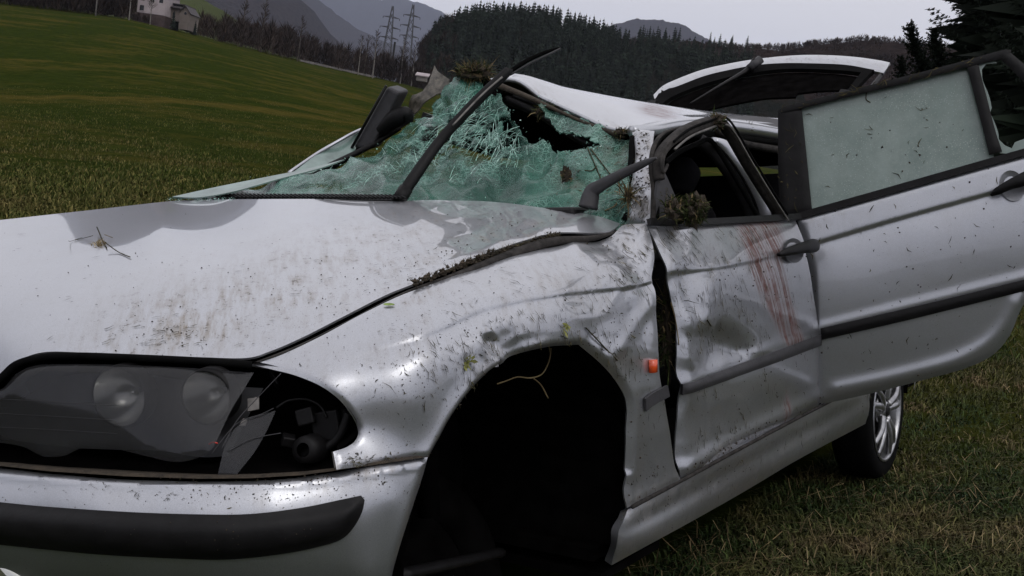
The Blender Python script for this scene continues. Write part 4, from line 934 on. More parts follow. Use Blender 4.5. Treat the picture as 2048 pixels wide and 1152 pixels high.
# ---------------- front door
FD = empty('front_door'); FD.parent = CAR
FDOOR = Surf(ys((1299, 449, .80), (1450, 445, .822), (1595, 437, .832), (1338, 545, .858), (1460, 530, .868), (1585, 505, .868), (1365, 790, .868), (1480, 745, .874), (1640, 672, .872), (1363, 960, .860), (1500, 886, .860), (1640, 812, .860), (1360, 650, .868), (1500, 640, .874), (1625, 590, .872)), 3e-4)
fd_out = [(1299, 449), (1311, 483), (1335, 532), (1349, 574), (1358, 622), (1359, 680), (1359, 747), (1364, 780), (1359, 857), (1357, 920), (1364, 958), (1450, 911), (1540, 862), (1642, 811), (1641, 740), (1641, 668), (1632, 590), (1622, 530), (1608, 475), (1594, 438), (1450, 446)]
DSW = [(1336, 546), (1430, 538), (1500, 525), (1550, 513), (1624, 495)]
def fd_disp(Q):
    h = swage(Q, DSW, .0065)
    h += gauss(Q, 1455, 690, 60, 40, 25)*-.022+gauss(Q, 1400, 650, 40, 24, 30)*.010+step_line(Q, [(1395, 655), (1440, 650), (1490, 690), (1510, 720)], 14, -.006)
    h += gauss(Q, 1370, 600, 30, 90, 5)*-.008+crease(Q, [(1355, 560), (1375, 640), (1372, 740)], 13, .006)+gauss(Q, 1560, 740, 70, 40)*.006+gauss(Q, 1420, 850, 60, 60)*-.007
    h += crease(Q, [(1365, 770), (1480, 722), (1560, 690), (1641, 662)], 12, .005, 0)+crease(Q, [(1370, 935), (1500, 862), (1640, 790)], 14, .006, 0)
    h += vnoise(Q, 90, 21)*.003+vnoise(Q, 40, 22)*.001+crumple(Q, 80, 61, .006)*np.clip((1500-Q[:, 0])/120, 0, 1)
    return h
def fd_blood(Q):
    d, t = sdist_line(np.array([(1518, 452), (1535, 540), (1560, 610), (1590, 692)], float), Q); wd = 42-24*t
    return (1.0-.15*t)*np.exp(-(d/wd)**4)*(Q[:, 1] < 694)+gauss(Q, 1572, 825, 6, 34)*1.0
panel('door_skin', fd_out, FDOOR, PAINT, FD, 5, .004, hem=.006, hemw=7, disp=fd_disp, extra=rails(DSW), stain={0: lambda Q: .12+gauss(Q, 1430, 500, 110, 60)*.25+gauss(Q, 1450, 905, 120, 18, -27)*.8, 1: fd_blood, 2: lambda Q: .55+0*Q[:, 0]})
panel('door_moulding', [(1361, 768), (1400, 757), (1480, 728), (1560, 697), (1641, 668), (1643, 690), (1562, 720), (1482, 750), (1400, 780), (1363, 790)], FDOOR, DGREY, FD, 6, .008, off=.010, hem=.006, hemw=5, disp=lambda Q: fd_disp(Q)*.6)
panel('waist_trim', [(1296, 438), (1380, 440), (1450, 437), (1598, 428), (1600, 440), (1450, 449), (1380, 451), (1298, 450)], FDOOR, BLACK, FD, 6, .012, off=.008)
def handle(name, cx, cy, surf, parent, rot, s=1.0):
    """pull handle standing off a dished recess"""
    r0 = surf.pts([cx], [cy])[0]; n_ = surf.nrm(np.array([float(cx)]), np.array([float(cy)]))[0]; a = math.radians(rot)
    def q(u, v_, o_): p = surf.pts([cx+u*math.cos(a)+v_*math.sin(a)], [cy+u*math.sin(a)-v_*math.cos(a)])[0]; return p+n_*o_
    hnd = sweep(name, [q(-36*s, -4*s, .012), (q(-26*s, -2*s, .026)), q(-5*s, 1*s, .034), q(12*s, 2*s, .034), q(26*s, 3*s, .030), q(34*s, 3*s, .022)], [.010, .024, .032, .040, .044, .030], [.014, .022, .028, .034, .036, .024], BLACK, parent, up=n_, n=12, power=2.4)
    V, F = [], []
    for i in range(24):
        b_ = 2*math.pi*i/24; V.append(q(20*s*math.cos(b_), 25*s*math.sin(b_), .0065)); V.append(q(15*s*math.cos(b_), 18*s*math.sin(b_), .001))
    V.append(q(0, 0, -.006)); F = [(2*i, 2*((i+1) % 24), 2*((i+1) % 24)+1, 2*i+1) for i in range(24)]+[(2*i+1, 2*((i+1) % 24)+1, 48) for i in range(24)]
    link('handle_recess', mesh('handle_recess', V, F, True), PAINT, hnd); return hnd
handle('handle', 1584, 502, FDOOR, FD, -8)
# bent window frame of the front door: inner and outer rails
def px3(l, **k): return [at(a, b_, **({**k, **(e[0] if e else {})})) for a, b_, *e in l]
frame_out = [(1318, 360, dict(y=.80)), (1318, 318, dict(y=.79)), (1332, 292, dict(y=.78)), (1362, 268, dict(y=.77)), (1400, 252, dict(y=.76)), (1434, 243, dict(y=.75)), (1455, 262, dict(y=.755)), (1488, 318, dict(y=.775)), (1525, 378, dict(y=.80)), (1562, 436, dict(y=.825))]
fpth = px3(frame_out)
sweep('window_frame', fpth, [.012, .014, .018, .03, .036, .03, .026, .026, .026, .026], [.03, .03, .035, .04, .04, .036, .032, .032, .032, .032], TRIM, FD, up=(0, 1, 0), n=8, power=6)
for k_, (dy_, dz_, mt_) in enumerate(((.022, .010, RUBBER), (.024, -.010, STEEL))):
    sweep('frame_rib', [p+np.array([0, dy_, dz_]) for p in fpth[2:]], .007, .006, mt_, FD, up=(0, 1, 0))
sweep('frame_channel', [p+np.array([.0, -.022, -.028]) for p in px3([(1345, 305, dict(y=.76)), (1372, 283, dict(y=.755)), (1410, 266, dict(y=.745)), (1432, 259, dict(y=.74)), (1452, 282, dict(y=.745)), (1490, 345, dict(y=.775)), (1540, 432, dict(y=.81))])], .014, .014, RUBBER, FD, up=(0, 1, 0))
for o_, (wd, mt) in enumerate(((.010, RUBBER), (.008, TRIM))):
    sweep('weatherstrip', px3([(1312-6*o_, 440, dict(y=.80)), (1313-6*o_, 380, dict(y=.785)), (1306-4*o_, 330, dict(y=.77)), (1312-3*o_, 290, dict(y=.755)), (1330, 268-3*o_, dict(y=.74)), (1370, 256-3*o_, dict(y=.72)), (1420, 244, dict(y=.70))]), wd, wd*1.6, mt, CAR, up=(0, 1, 0))
sweep('loose_seal', px3([(1335, 330, dict(y=.80)), (1326, 345, dict(y=.81)), (1322, 318, dict(y=.80)), (1334, 290, dict(y=.79)), (1350, 278, dict(y=.78))]), .008, .008, TRIM, FD, up=(0, 1, 0))
panel('mirror_sail', [(1322, 338), (1330, 345), (1352, 395), (1374, 440), (1310, 442), (1312, 400), (1318, 350)], [*ys((1322, 338, .80), (1374, 440, .825), (1310, 442, .80), (1345, 395, .81))], DGREY, FD, 8, .008, stain=None)

# ---------------- body side: A pillar, roof rail, B pillar
panel('pillar_front', [(1250, 447), (1253, 400), (1264, 340), (1268, 290), (1262, 262), (1280, 256), (1306, 258), (1303, 300), (1300, 350), (1298, 400), (1296, 447)], [*ys((1250, 447, .70), (1262, 262, .60), (1306, 258, .68), (1296, 447, .785), (1275, 350, .70))], PAINT, CAR, 6, .01, hem=.006, hemw=5, disp=lambda Q: vnoise(Q, 30, 4)*.004, stain={0: lambda Q: .62+0*Q[:, 0], 2: lambda Q: .9+0*Q[:, 0]})
panel('windscreen_seal', [(1246, 440), (1250, 400), (1259, 330), (1262, 275), (1270, 272), (1268, 330), (1258, 400), (1256, 442)], [*ys((1246, 440, .68), (1262, 275, .60), (1256, 442, .705), (1262, 350, .66))], RUBBER, CAR, 6, .008, off=.006)
sweep('roof_rail', px3([(1262, 262, dict(x=-.92)), (1300, 262, dict(x=-1.0)), (1350, 253, dict(x=-1.2)), (1410, 250, dict(x=-1.45)), (1480, 256, dict(x=-1.75)), (1556, 268, dict(x=-2.1))]), [.03, .04, .045, .05, .05, .05], [.03, .04, .045, .05, .05, .05], PAINT, CAR, up=(0, 1, 0))
sweep('rail_seal', px3([(1300, 276, dict(x=-1.0)), (1350, 270, dict(x=-1.2)), (1410, 268, dict(x=-1.45)), (1480, 276, dict(x=-1.75)), (1556, 284, dict(x=-2.1))]), .03, .03, RUBBER, CAR, up=(0, 1, 0))
sweep('rail_seal', px3([(1440, 262, dict(x=-1.5)), (1480, 284, dict(x=-1.75)), (1556, 300, dict(x=-2.1))]), .03, .03, TRIM, CAR, up=(0, 1, 0))
BPX = [(1426, 280, -1.32), (1450, 298, -1.36), (1480, 335, -1.40), (1505, 378, -1.46), (1520, 412, -1.50), (1527, 440, -1.52)]
sweep('pillar_centre', px3([(a, b_, dict(x=c_)) for a, b_, c_ in BPX]), [.02, .05, .055, .055, .055, .055], .04, PAINT, CAR, up=(.8, .6, 0), n=10)
sweep('pillar_groove', px3([(a-7, b_+2, dict(x=c_+.03)) for a, b_, c_ in BPX]), .008, .006, RUBBER, CAR, up=(.8, .6, 0))
sweep('pillar_seal', px3([(a-26, b_+2, dict(x=c_+.03)) for a, b_, c_ in BPX]), .045, .02, BLACK, CAR, up=(.8, .6, 0))

# ---------------- roof (crushed towards the near side)
rf = [[(1004, 166, -1.16), (1085, 202, -1.09), (1150, 232, -1.03), (1215, 262, -.98), (1262, 268, -.95)],
      [(1006, 163, -1.22), (1110, 184, -1.24), (1190, 212, -1.22), (1262, 240, -1.15), (1300, 254, -1.06)],
      [(1010, 162, -1.30), (1135, 182, -1.42), (1230, 206, -1.46), (1320, 233, -1.42), (1370, 247, -1.34)]]
G = [[at(a, b_, x=c_) for a, b_, c_ in row] for row in rf]
G.append([np.array([-1.9, -.25, 1.40]), np.array([-1.95, .05, 1.385]), np.array([-1.95, .28, 1.35]), at(1392, 236, x=-1.72), at(1425, 243, x=-1.66)])
G.append([np.array([-2.9, -.45, 1.405]), np.array([-2.9, -.1, 1.405]), np.array([-2.9, .2, 1.395]), np.array([-2.9, .42, 1.37]), np.array([-2.9, .56, 1.32])])
for row in G: row.insert(0, row[0]+np.array([0, -.30 if row is not G[-1] else -.12, -.14]))
def bicubic(G, k=8):
    G = np.array(G)
    def up(A):
        n = len(A); R_ = []
        for i in range(n-1):
            p0, p1, p2, p3 = A[max(i-1, 0)], A[i], A[i+1], A[min(i+2, n-1)]
            for j in range(k):
                t = j/k; R_.append(.5*((2*p1)+(-p0+p2)*t+(2*p0-5*p1+4*p2-p3)*t*t+(-p0+3*p1-3*p2+p3)*t**3))
        R_.append(A[-1]); return np.array(R_)
    return up(up(G).transpose(1, 0, 2)).transpose(1, 0, 2)
R_ = bicubic(G); nu, nv = R_.shape[:2]; RV = R_.reshape(-1, 3); RF = [(i*nv+j, i*nv+j+1, (i+1)*nv+j+1, (i+1)*nv+j) for i in range(nu-1) for j in range(nv-1)]
me = mesh('roof', RV, RF, True); a_ = me.attributes.new('stain', 'FLOAT_COLOR', 'POINT')
pq = np.array([pix(v) for v in RV]); st = np.zeros((len(RV), 4)); st[:, 0] = np.clip(.1+gauss(pq, 1060, 195, 60, 20, 25)*.8+gauss(pq, 1240, 262, 40, 14, 20)*.6, 0, 1); st[:, 1] = np.clip(gauss(pq, 1315, 230, 40, 14, 15)*1.0, 0, 1)*(RV[:, 0] > -1.75); st[:, 2] = .3; st[:, 3] = 1; a_.data.foreach_set('color', st.ravel())
o = link('roof', me, PAINT, CAR); md = o.modifiers.new('thick', 'SOLIDIFY'); md.thickness = .012; md.offset = 1
sweep('roof_header', px3([(1000, 172, dict(x=-1.12)), (1060, 196, dict(x=-1.08)), (1130, 228, dict(x=-1.03)), (1180, 250, dict(x=-.99)), (1240, 272, dict(x=-.95))]), [.03, .025, .012, .012, .012], [.02, .016, .010, .012, .014], MUD, CAR)
sweep('header_trim', px3([(1015, 200, dict(x=-1.16)), (1080, 226, dict(x=-1.14)), (1130, 258, dict(x=-1.10)), (1190, 292, dict(x=-1.05))]), .05, .03, BLACK, CAR)
sweep('header_trim', px3([(1030, 194, dict(x=-1.16)), (1080, 210, dict(x=-1.14)), (1110, 232, dict(x=-1.12))]), .03, .02, BLACK, CAR)
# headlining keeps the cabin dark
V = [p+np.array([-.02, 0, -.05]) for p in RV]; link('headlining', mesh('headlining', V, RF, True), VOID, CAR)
panel('torn_roof_sheet', [(905, 158), (950, 150), (1000, 166), (1016, 178), (990, 192), (966, 172), (930, 162)], [*xs_((905, 158, -1.2), (1016, 178, -1.12), (960, 160, -1.16), (990, 192, -1.10))], VOID, CAR, 6, .004)
panel('roof_rear_edge', [(1440, 233), (1500, 232), (1556, 238), (1556, 262), (1500, 250), (1452, 240)], [*xs_((1440, 233, -1.9), (1500, 232, -2.1), (1556, 238, -2.3), (1556, 262, -2.1), (1452, 240, -1.85))], DGREY, CAR, 6, .01)

# ---------------- windscreen: crazed, torn and sagging
wctrl = ys((345, 398, -.72))+xs_((430, 394, -.47), (640, 394, -.51), (800, 398, -.53), (1000, 403, -.57), (1240, 446, -.64), (905, 157, -1.15), (985, 182, -1.12), (1085, 203, -1.07), (1150, 235, -1.02), (1235, 268, -.95), (1262, 300, -.86), (1256, 400, -.69), (780, 283, -.94), (650, 342, -.72), (900, 300, -.86), (1060, 330, -.80), (1150, 360, -.75), (780, 350, -.68))
WIND = Surf(wctrl, 6e-4)
wind_out = [(345, 399), (430, 401), (640, 402), (800, 406), (1000, 412), (1200, 440), (1252, 449), (1256, 400), (1262, 350), (1265, 300), (1258, 272), (1238, 268), (1205, 258), (1150, 234), (1105, 212), (1082, 203), (1090, 222), (1104, 246), (1116, 260), (1150, 270), (1204, 290), (1165, 301), (1112, 309), (1098, 289), (1086, 281), (1062, 285), (1052, 270), (1040, 252), (1016, 234), (1013, 212), (1000, 192), (985, 183), (965, 171), (945, 167), (925, 158), (905, 157), (898, 166), (886, 186), (850, 216), (815, 250), (780, 283), (720, 312), (650, 340), (590, 352), (500, 369), (420, 384)]
def wind_disp(Q):
    tear = gauss(Q, 930, 240, 130, 110)
    h = (vnoise(Q, 45, 31)*.010+vnoise(Q, 18, 32)*.006+vnoise(Q, 9, 33)*.003)*(.30+1.9*tear)
    h += step_line(Q, [(1075, 285), (1040, 320), (980, 370), (930, 412)], 9, .020)+crease(Q, [(720, 330), (800, 345), (900, 352), (1000, 340), (1060, 300)], 14, -.022)+crease(Q, [(640, 362), (760, 338), (830, 300), (880, 230)], 16, .018)+crumple(Q, 60, 71, .022)+crumple(Q, 26, 72, .009)*gauss(Q, 930, 250, 170, 90)
    h += crease(Q, [(1090, 300), (1130, 340), (1200, 390)], 8, -.008)+gauss(Q, 1000, 390, 80, 20)*-.015
    return h
rs = np.random.RandomState(12); WO = resample(wind_out, 6.5, 30); k_ = (WO[:, 1] < 318) & (WO[:, 0] > 800) & (WO[:, 0] < 1215); WO[k_] += rs.randn(k_.sum(), 2)*2.6
ws = panel('windscreen', WO, WIND, CRACK, CAR, 6, .004, disp=wind_disp, sharp=1, stain={0: lambda Q: gauss(Q, 1240, 300, 40, 60)*.5+gauss(Q, 1150, 370, 60, 20, 45)*.5+gauss(Q, 1050, 200, 50, 22, 25)*.8, 1: lambda Q: gauss(Q, 900, 275, 130, 62, -15)*1.2+gauss(Q, 1000, 290, 50, 50)+gauss(Q, 640, 378, 70, 10)*.8, 2: lambda Q: gauss(Q, 850, 388, 190, 26)*.85+gauss(Q, 1050, 375, 100, 40)*.8+gauss(Q, 1200, 330, 60, 50)*.5})
# strands of splintered glass hanging in the torn part
rs = np.random.RandomState(5); V = []; F = []
def strand(px, py, ang, L, off, w_=.0016):
    k = len(V); a = math.radians(ang); n = 5; cur = rs.uniform(-.12, .12)
    for i in range(n):
        t = i/(n-1)-.5; x_ = px+math.cos(a)*L*t-math.sin(a)*cur*L*(t*t-.25)*.7; y_ = py+math.sin(a)*L*t+math.cos(a)*cur*L*(t*t-.25)*.7
        p = WIND.pts([x_], [y_])[0]+np.array([.7, .5, .3])*(off+.012*math.cos(t*3)); s_ = (RC*-math.sin(a)-UC*math.cos(a))*w_
        V.extend([p-s_, p+s_])
    F.extend([(k+2*i, k+2*i+1, k+2*i+3, k+2*i+2) for i in range(n-1)])
FANS = [(930, 215, 55, 45, 320), (880, 270, 70, 40, 335), (960, 290, 60, 50, 325), (1010, 280, 36, 50, 290), (830, 310, 60, 26, 30), (945, 190, 45, 25, 300), (640, 375, 90, 14, 345), (790, 300, 50, 26, 40)]
ST = []
for _ in range(520):
    c_ = FANS[rs.choice(8, p=[.22, .16, .2, .14, .1, .1, .03, .05])]; ST.append((c_[0]+rs.randn()*c_[2]*.55, c_[1]+rs.randn()*c_[3]*.55, c_[4]+rs.randn()*28))
ST = np.array(ST); ST = ST[inside(WO, ST[:, :2])]; ST = ST[dist_poly(WO, ST[:, :2]) > 14]
for sx_, sy_, sa_ in ST: strand(sx_, sy_, sa_, rs.uniform(8, 44)*rs.uniform(.4, 1), rs.uniform(-.003, .008), rs.uniform(.00025, .0008))
gc = MB()
for i in range(420):
    j = rs.randint(len(WO)); q = WO[j]+rs.randn(2)*5; p = WIND.pts([q[0]], [q[1]])[0]+np.array([.006, .004, .004])
    if i % 4 == 0: q = np.array([rs.uniform(330, 470), 399+rs.randn()*2]); p = HOOD.pts([q[0]], [q[1]])[0]+np.array([0, 0, .002])
    r_ = rs.uniform(.0008, .0026); k = len(gc.V); a1, a2, a3 = rs.randn(3, 3)*r_; gc.V += [p+a1, p+a2, p+a3, p-a1*.7]; gc.F += [(k, k+1, k+2), (k, k+1, k+3), (k+1, k+2, k+3), (k, k+2, k+3)]
o = gc.build('glass_crumbs', SPLINT, ws); o['kind'] = 'stuff'
o = link('splintered_glass', mesh('splintered_glass', V, F), SPLINT, ws); o['kind'] = 'stuff'
panel('glass_flap', [(868, 130), (876, 143), (898, 158), (896, 178), (872, 190), (852, 202), (836, 222), (818, 240), (817, 214), (824, 190), (846, 182), (858, 164)], [*xs_((868, 130, -1.16), (898, 160, -1.13), (818, 230, -1.10), (850, 190, -1.10), (896, 178, -1.12))], simple('muddied_glass', (.095, .085, .068), .45, var=.7, scale=50, bmp=.6), CAR, 5, .004, disp=lambda Q: vnoise(Q, 14, 5)*.006, sharp=25)
panel('side_glass', [(588, 343), (640, 305), (700, 272), (722, 261), (716, 284), (704, 306), (655, 330), (620, 346)], [*xs_((588, 343, -.72), (722, 261, -1.05), (704, 306, -.98), (640, 320, -.85), (620, 346, -.75))], PALEGL, CAR, 7, .004)
sweep('far_pillar', px3([(578, 346, dict(x=-.72)), (640, 304, dict(x=-.88)), (700, 270, dict(x=-1.0)), (728, 257, dict(x=-1.08))]), .012, .012, PAINT, CAR)
sweep('far_frame', px3([(650, 336, dict(x=-.85)), (700, 312, dict(x=-.95)), (740, 292, dict(x=-1.0)), (800, 255, dict(x=-1.08))]), .02, .02, BLACK, CAR)
panel('folded_glass', [(345, 397), (440, 376), (540, 356), (620, 340), (690, 322), (640, 340), (560, 361), (470, 386), (400, 398)], [*xs_((345, 397, -.36), (440, 376, -.48), (690, 322, -.80), (560, 361, -.6), (470, 386, -.46))], PALEGL, CAR, 6, .004, off=.006)
cab2 = MB(); cab2.box((-.86, 0, .90), (.36, 1.3, .16)); cab2.box((-.72, 0, .96), (.30, 1.2, .03)); cab2.build('dashboard', BLACK, CAR, bevel=.03)

# ---------------- wipers
wa = px3([(803, 392, dict(x=-.52)), (830, 352, dict(x=-.56)), (880, 282, dict(x=-.64)), (950, 205, dict(x=-.72)), (1010, 148, dict(x=-.79)), (1018, 138, dict(x=-.80))])
WP = sweep('wiper', wa, [.034, .034, .030, .030, .028, .020], [.022, .024, .022, .022, .022, .014], BLACK, CAR, up=(.75, .65, 0), n=8, power=4)
sweep('wiper_pivot', px3([(796, 402, dict(x=-.50)), (812, 378, dict(x=-.53))]), .040, .03, BLACK, WP, up=(.75, .65, 0), n=10, power=2.5, res=1)
sweep('wiper_blade', px3([(905, 262, dict(x=-.70)), (1000, 165, dict(x=-.80)), (1028, 138, dict(x=-.83)), (1060, 118, dict(x=-.86)), (1095, 103, dict(x=-.89)), (1120, 96, dict(x=-.91))]), [.010, .012, .013, .012, .010, .006], [.012, .014, .014, .013, .012, .006], RUBBER, WP, up=(.75, .65, 0))
sweep('blade_spine', px3([(1020, 150, dict(x=-.82)), (1060, 127, dict(x=-.85)), (1095, 110, dict(x=-.88)), (1121, 97, dict(x=-.91))]), .006, .006, DGREY, WP, up=(.75, .65, 0))
sweep('arm_slot', [p+np.array([.012, .010, .004]) for p in px3([(905, 255, dict(x=-.66)), (960, 197, dict(x=-.73)), (1004, 158, dict(x=-.78))])], .006, .004, STEEL, WP, up=(.75, .65, 0))
WP2 = sweep('wiper', px3([(1176, 416, dict(x=-.61)), (1184, 385, dict(x=-.62)), (1200, 372, dict(x=-.62)), (1240, 350, dict(x=-.63)), (1290, 326, dict(x=-.64)), (1313, 316, dict(x=-.64))]), [.05, .042, .032, .026, .018, .006], [.034, .03, .024, .02, .014, .006], DGREY, CAR, up=(.75, .65, 0), n=8, power=3)

# ---------------- far door mirror, torn loose
MI = empty('door_mirror'); MI.parent = CAR
mc = [at(a, b_, x=-1.0) for a, b_ in ((705, 296), (774, 172), (800, 184), (742, 300))]
V = []; dpt = np.array([-.10, -.04, .02])
for p in mc: V.append(p)
for p in mc: V.append(p+dpt)
mm = MB(); mm.V = V; mm.F = [(0, 1, 2, 3), (7, 6, 5, 4), (0, 4, 5, 1), (1, 5, 6, 2), (2, 6, 7, 3), (3, 7, 4, 0)]; mm.build('mirror_housing', DGREY, MI, bevel=.012)
sweep('mirror_rim', [mc[0]+np.array([.008, .004, 0]), mc[1]+np.array([.008, .004, 0])], .010, .010, BLACK, MI, res=1)
sweep('mirror_bracket', px3([(760, 262, dict(x=-1.02)), (790, 238, dict(x=-1.02)), (812, 228, dict(x=-1.03)), (818, 245, dict(x=-1.04))]), [.04, .06, .05, .03], [.04, .06, .05, .03], BLACK, MI, n=10, power=2.4)

# ---------------- rear door, swung open
RD = empty('rear_door'); RD.parent = CAR
hin = np.array([-1.70, .858, .6]); dd = np.array([-.28, .96, 0]); dd /= np.linalg.norm(dd); dn = np.cross(dd, [0, 0, 1]); dn *= np.sign(dn@(CC-hin)); PLR = (hin, dn)
rc = []
for a, b_, o_ in [(1560, 215, -.05), (1760, 165, -.05), (2010, 103, -.05), (2300, 30, -.05), (1625, 425, -.006), (1830, 370, -.006), (2048, 308, -.006), (2300, 240, -.006), (1632, 500, .010), (1830, 450, .010), (2048, 385, .010), (2300, 310, .010), (1640, 665, .012), (1830, 618, .012), (2048, 562, .012), (2300, 500, .012), (1640, 812, -.006), (1830, 768, -.006), (2048, 705, -.006)]:
    rc.append((a, b_, dict(pl=(hin+dn*o_, dn))))
RDS = Surf(rc, 2e-4)
rd_out = [(1592, 434), (1606, 480), (1622, 560), (1630, 700), (1632, 806), (1660, 806), (1760, 784), (1850, 760), (1930, 738), (1985, 712), (2020, 672), (2045, 615), (2085, 560), (2140, 470), (2150, 400), (2140, 285), (2048, 308), (1900, 349), (1760, 388)]
RSW = [(1600, 494), (1622, 489), (1800, 437), (1985, 386), (2148, 342)]
def rd_disp(Q): return swage(Q, RSW, .008, fade=.001)+crease(Q, [(1650, 782), (1800, 750), (1930, 712), (2000, 660), (2040, 580)], 13, .006, .05)+vnoise(Q, 190, 2)*.0015+crease(Q, [(1641, 655), (2140, 532)], 10, .004, 0)
panel('door_skin', rd_out, RDS, PAINT, RD, 6, .02, hem=.008, hemw=7, disp=rd_disp, extra=rails(RSW), stain={0: lambda Q: .04+gauss(Q, 1640, 440, 60, 20)*.3, 2: lambda Q: .12+0*Q[:, 0]})
panel('door_moulding', [(1641, 656), (1800, 619), (1950, 583), (2140, 535), (2140, 558), (1950, 606), (1800, 643), (1643, 679)], RDS, BLACK, RD, 7, .010, off=.016, hem=.006, hemw=5)
panel('waist_trim', [(1585, 430), (1622, 419), (1760, 380), (1900, 340), (2048, 298), (2140, 273), (2140, 289), (2048, 312), (1900, 354), (1760, 394), (1624, 432), (1590, 441)], RDS, BLACK, RD, 7, .02, off=.010)
panel('frame_front', [(1556, 222), (1562, 218), (1603, 212), (1612, 300), (1624, 420), (1588, 432), (1560, 432), (1556, 330)], RDS, BLACK, RD, 8, .03, off=.006, hem=.006, hemw=6)
panel('frame_top', [(1556, 222), (1575, 212), (1640, 196), (1760, 166), (1900, 130), (2010, 100), (2022, 106), (2015, 117), (1940, 134), (1800, 170), (1700, 194), (1605, 218), (1562, 228)], RDS, BLACK, RD, 7, .035, off=.012, hem=.006, hemw=5)
panel('frame_divider', [(1934, 133), (1956, 127), (1972, 190), (1990, 260), (2004, 303), (1978, 311), (1962, 245), (1945, 180)], RDS, BLACK, RD, 7, .03, off=.010, hem=.006, hemw=5)
panel('frame_rear', [(1990, 110), (2012, 99), (2060, 140), (2140, 215), (2150, 290), (2120, 290), (2110, 228), (2048, 165)], RDS, BLACK, RD, 8, .035, off=.012, hem=.006, hemw=5)
panel('door_glass', [(1590, 210), (1700, 184), (1800, 160), (1942, 126), (1965, 200), (1990, 316), (1900, 345), (1760, 386), (1615, 428), (1600, 310)], RDS, DGLASS, RD, 12, .004, off=-.016)
panel('broken_quarter_glass', [(1955, 128), (1982, 118), (1995, 125), (1972, 128), (1964, 138), (1966, 160), (1978, 190), (1984, 215), (1980, 226), (1986, 236), (1996, 262), (1998, 278), (2010, 290), (2024, 296), (2030, 284), (2052, 276), (2130, 250), (2140, 285), (2048, 306), (2000, 306), (1984, 250), (1965, 180)], RDS, DGLASS, RD, 6, .004, off=-.004, sharp=20)
handle('handle', 2024, 372, RDS, RD, -18, 1.25)
# door inside panel gives the open door its thickness
V = []; O = resample(rd_out, 16)
P0 = RDS.pts(O[:, 0], O[:, 1])-dn*.022; P1 = P0-dn*.06; cc_ = P1.mean(0); n = len(O); P1 = cc_+(P1-cc_)*.96
link('door_card', mesh('door_card', list(P0)+list(P1)+[cc_], [(i, (i+1) % n, n+(i+1) % n, n+i) for i in range(n)]+[(n+i, n+(i+1) % n, 2*n) for i in range(n)]), VOID, RD)

# ---------------- rear quarter, far side, tailgate
V = []; F = []; 
arch = [(-2.655+math.cos(a)*.36, .16+math.sin(a)*.36) for a in np.linspace(math.pi*.02, math.pi*.98, 20)]
top_ = [(-2.30-1.25*i/19, .90+.02*math.sin(i/19*3)) for i in range(20)]
for (ax_, az_), (tx, tz_) in zip(arch, top_):
    for j in range(5):
        t = j/4; x_ = ax_+(tx-ax_)*t; z_ = az_+(tz_-az_)*t; V.append((x_, .865-.09*t**3, z_))
F = [(i*5+j, i*5+j+1, (i+1)*5+j+1, (i+1)*5+j) for i in range(19) for j in range(4)]
link('rear_quarter', mesh('rear_quarter', V, F, True), PAINT, CAR)
V = [];
for i in range(19):
    a = math.pi*(i/18); 
    for y in (.84, .55): V.append((-2.655+math.cos(a)*.35, y, .17+math.sin(a)*.36))
V += [(-2.2, .55, -.05), (-3.1, .55, -.05), (-3.1, .55, .6), (-2.2, .55, .6)]
link('rear_arch_liner', mesh('rear_arch_liner', V, [(2*i, 2*i+1, 2*i+3, 2*i+2) for i in range(18)]+[(38, 39, 40, 41)]), VOID, CAR)
fs2 = MB(); fs2.box((-1.95, -.83, .52), (2.9, .04, .72)); fs2.box((-3.45, 0, .62), (.05, 1.5, .5)); fs2.build('far_side_panels', PAINT, CAR, bevel=.01)
def mirrored(o, parent=CAR):                              # the far front corner, hidden behind the bonnet from here
    c_ = o.copy(); COL.objects.link(c_); c_.parent = parent; c_.scale = (1, -1, 1)
    for ch in list(o.children): d_ = ch.copy(); COL.objects.link(d_); d_.parent = c_
    return c_
for ch in list(CAR.children):
    if ch.name in ('front_wing', 'front_bumper', 'headlamp', 'arch_liner', 'sill'): mirrored(ch)
for x0, y0, x1, y1 in ((-2.35, .66, -2.55, .60), (-2.35, -.70, -2.55, -.62), (-1.45, -.78, -1.5, -.60)):
    MB().bar((x0, y0, .88), (x1, y1, 1.36), .07, .05, up=(1, 0, 0)).build('far_pillar', BLACK, CAR)
MB().bar((-.6, -.74, .95), (-1.3, -.58, 1.34), .06, .05, up=(1, 0, 0)).build('far_pillar', BLACK, CAR)
TG = empty('tailgate'); TG.parent = CAR
TGS = Surf(xs_((1306, 184, -3.30), (1400, 140, -3.46), (1500, 120, -3.52), (1620, 108, -3.52), (1720, 112, -3.46), (1778, 122, -3.36), (1340, 174, -3.28), (1500, 130, -3.42), (1620, 126, -3.42), (1747, 138, -3.30), (1299, 214, -3.05), (1380, 213, -3.05), (1590, 180, -3.08), (1697, 184, -3.02)), 4e-4)
panel('tailgate_skin', [(1306, 186), (1322, 170), (1345, 158), (1400, 137), (1450, 125), (1500, 116), (1560, 109), (1614, 106), (1670, 107), (1720, 111), (1760, 117), (1779, 121), (1774, 131), (1766, 142), (1748, 138), (1690, 128), (1614, 125), (1560, 125), (1510, 129), (1460, 138), (1407, 151), (1345, 175), (1318, 188), (1308, 194)], TGS, PAINT, TG, 6, .012, hem=.01, hemw=5, stain={0: lambda Q: .25+0*Q[:, 0], 2: lambda Q: .5+0*Q[:, 0]})
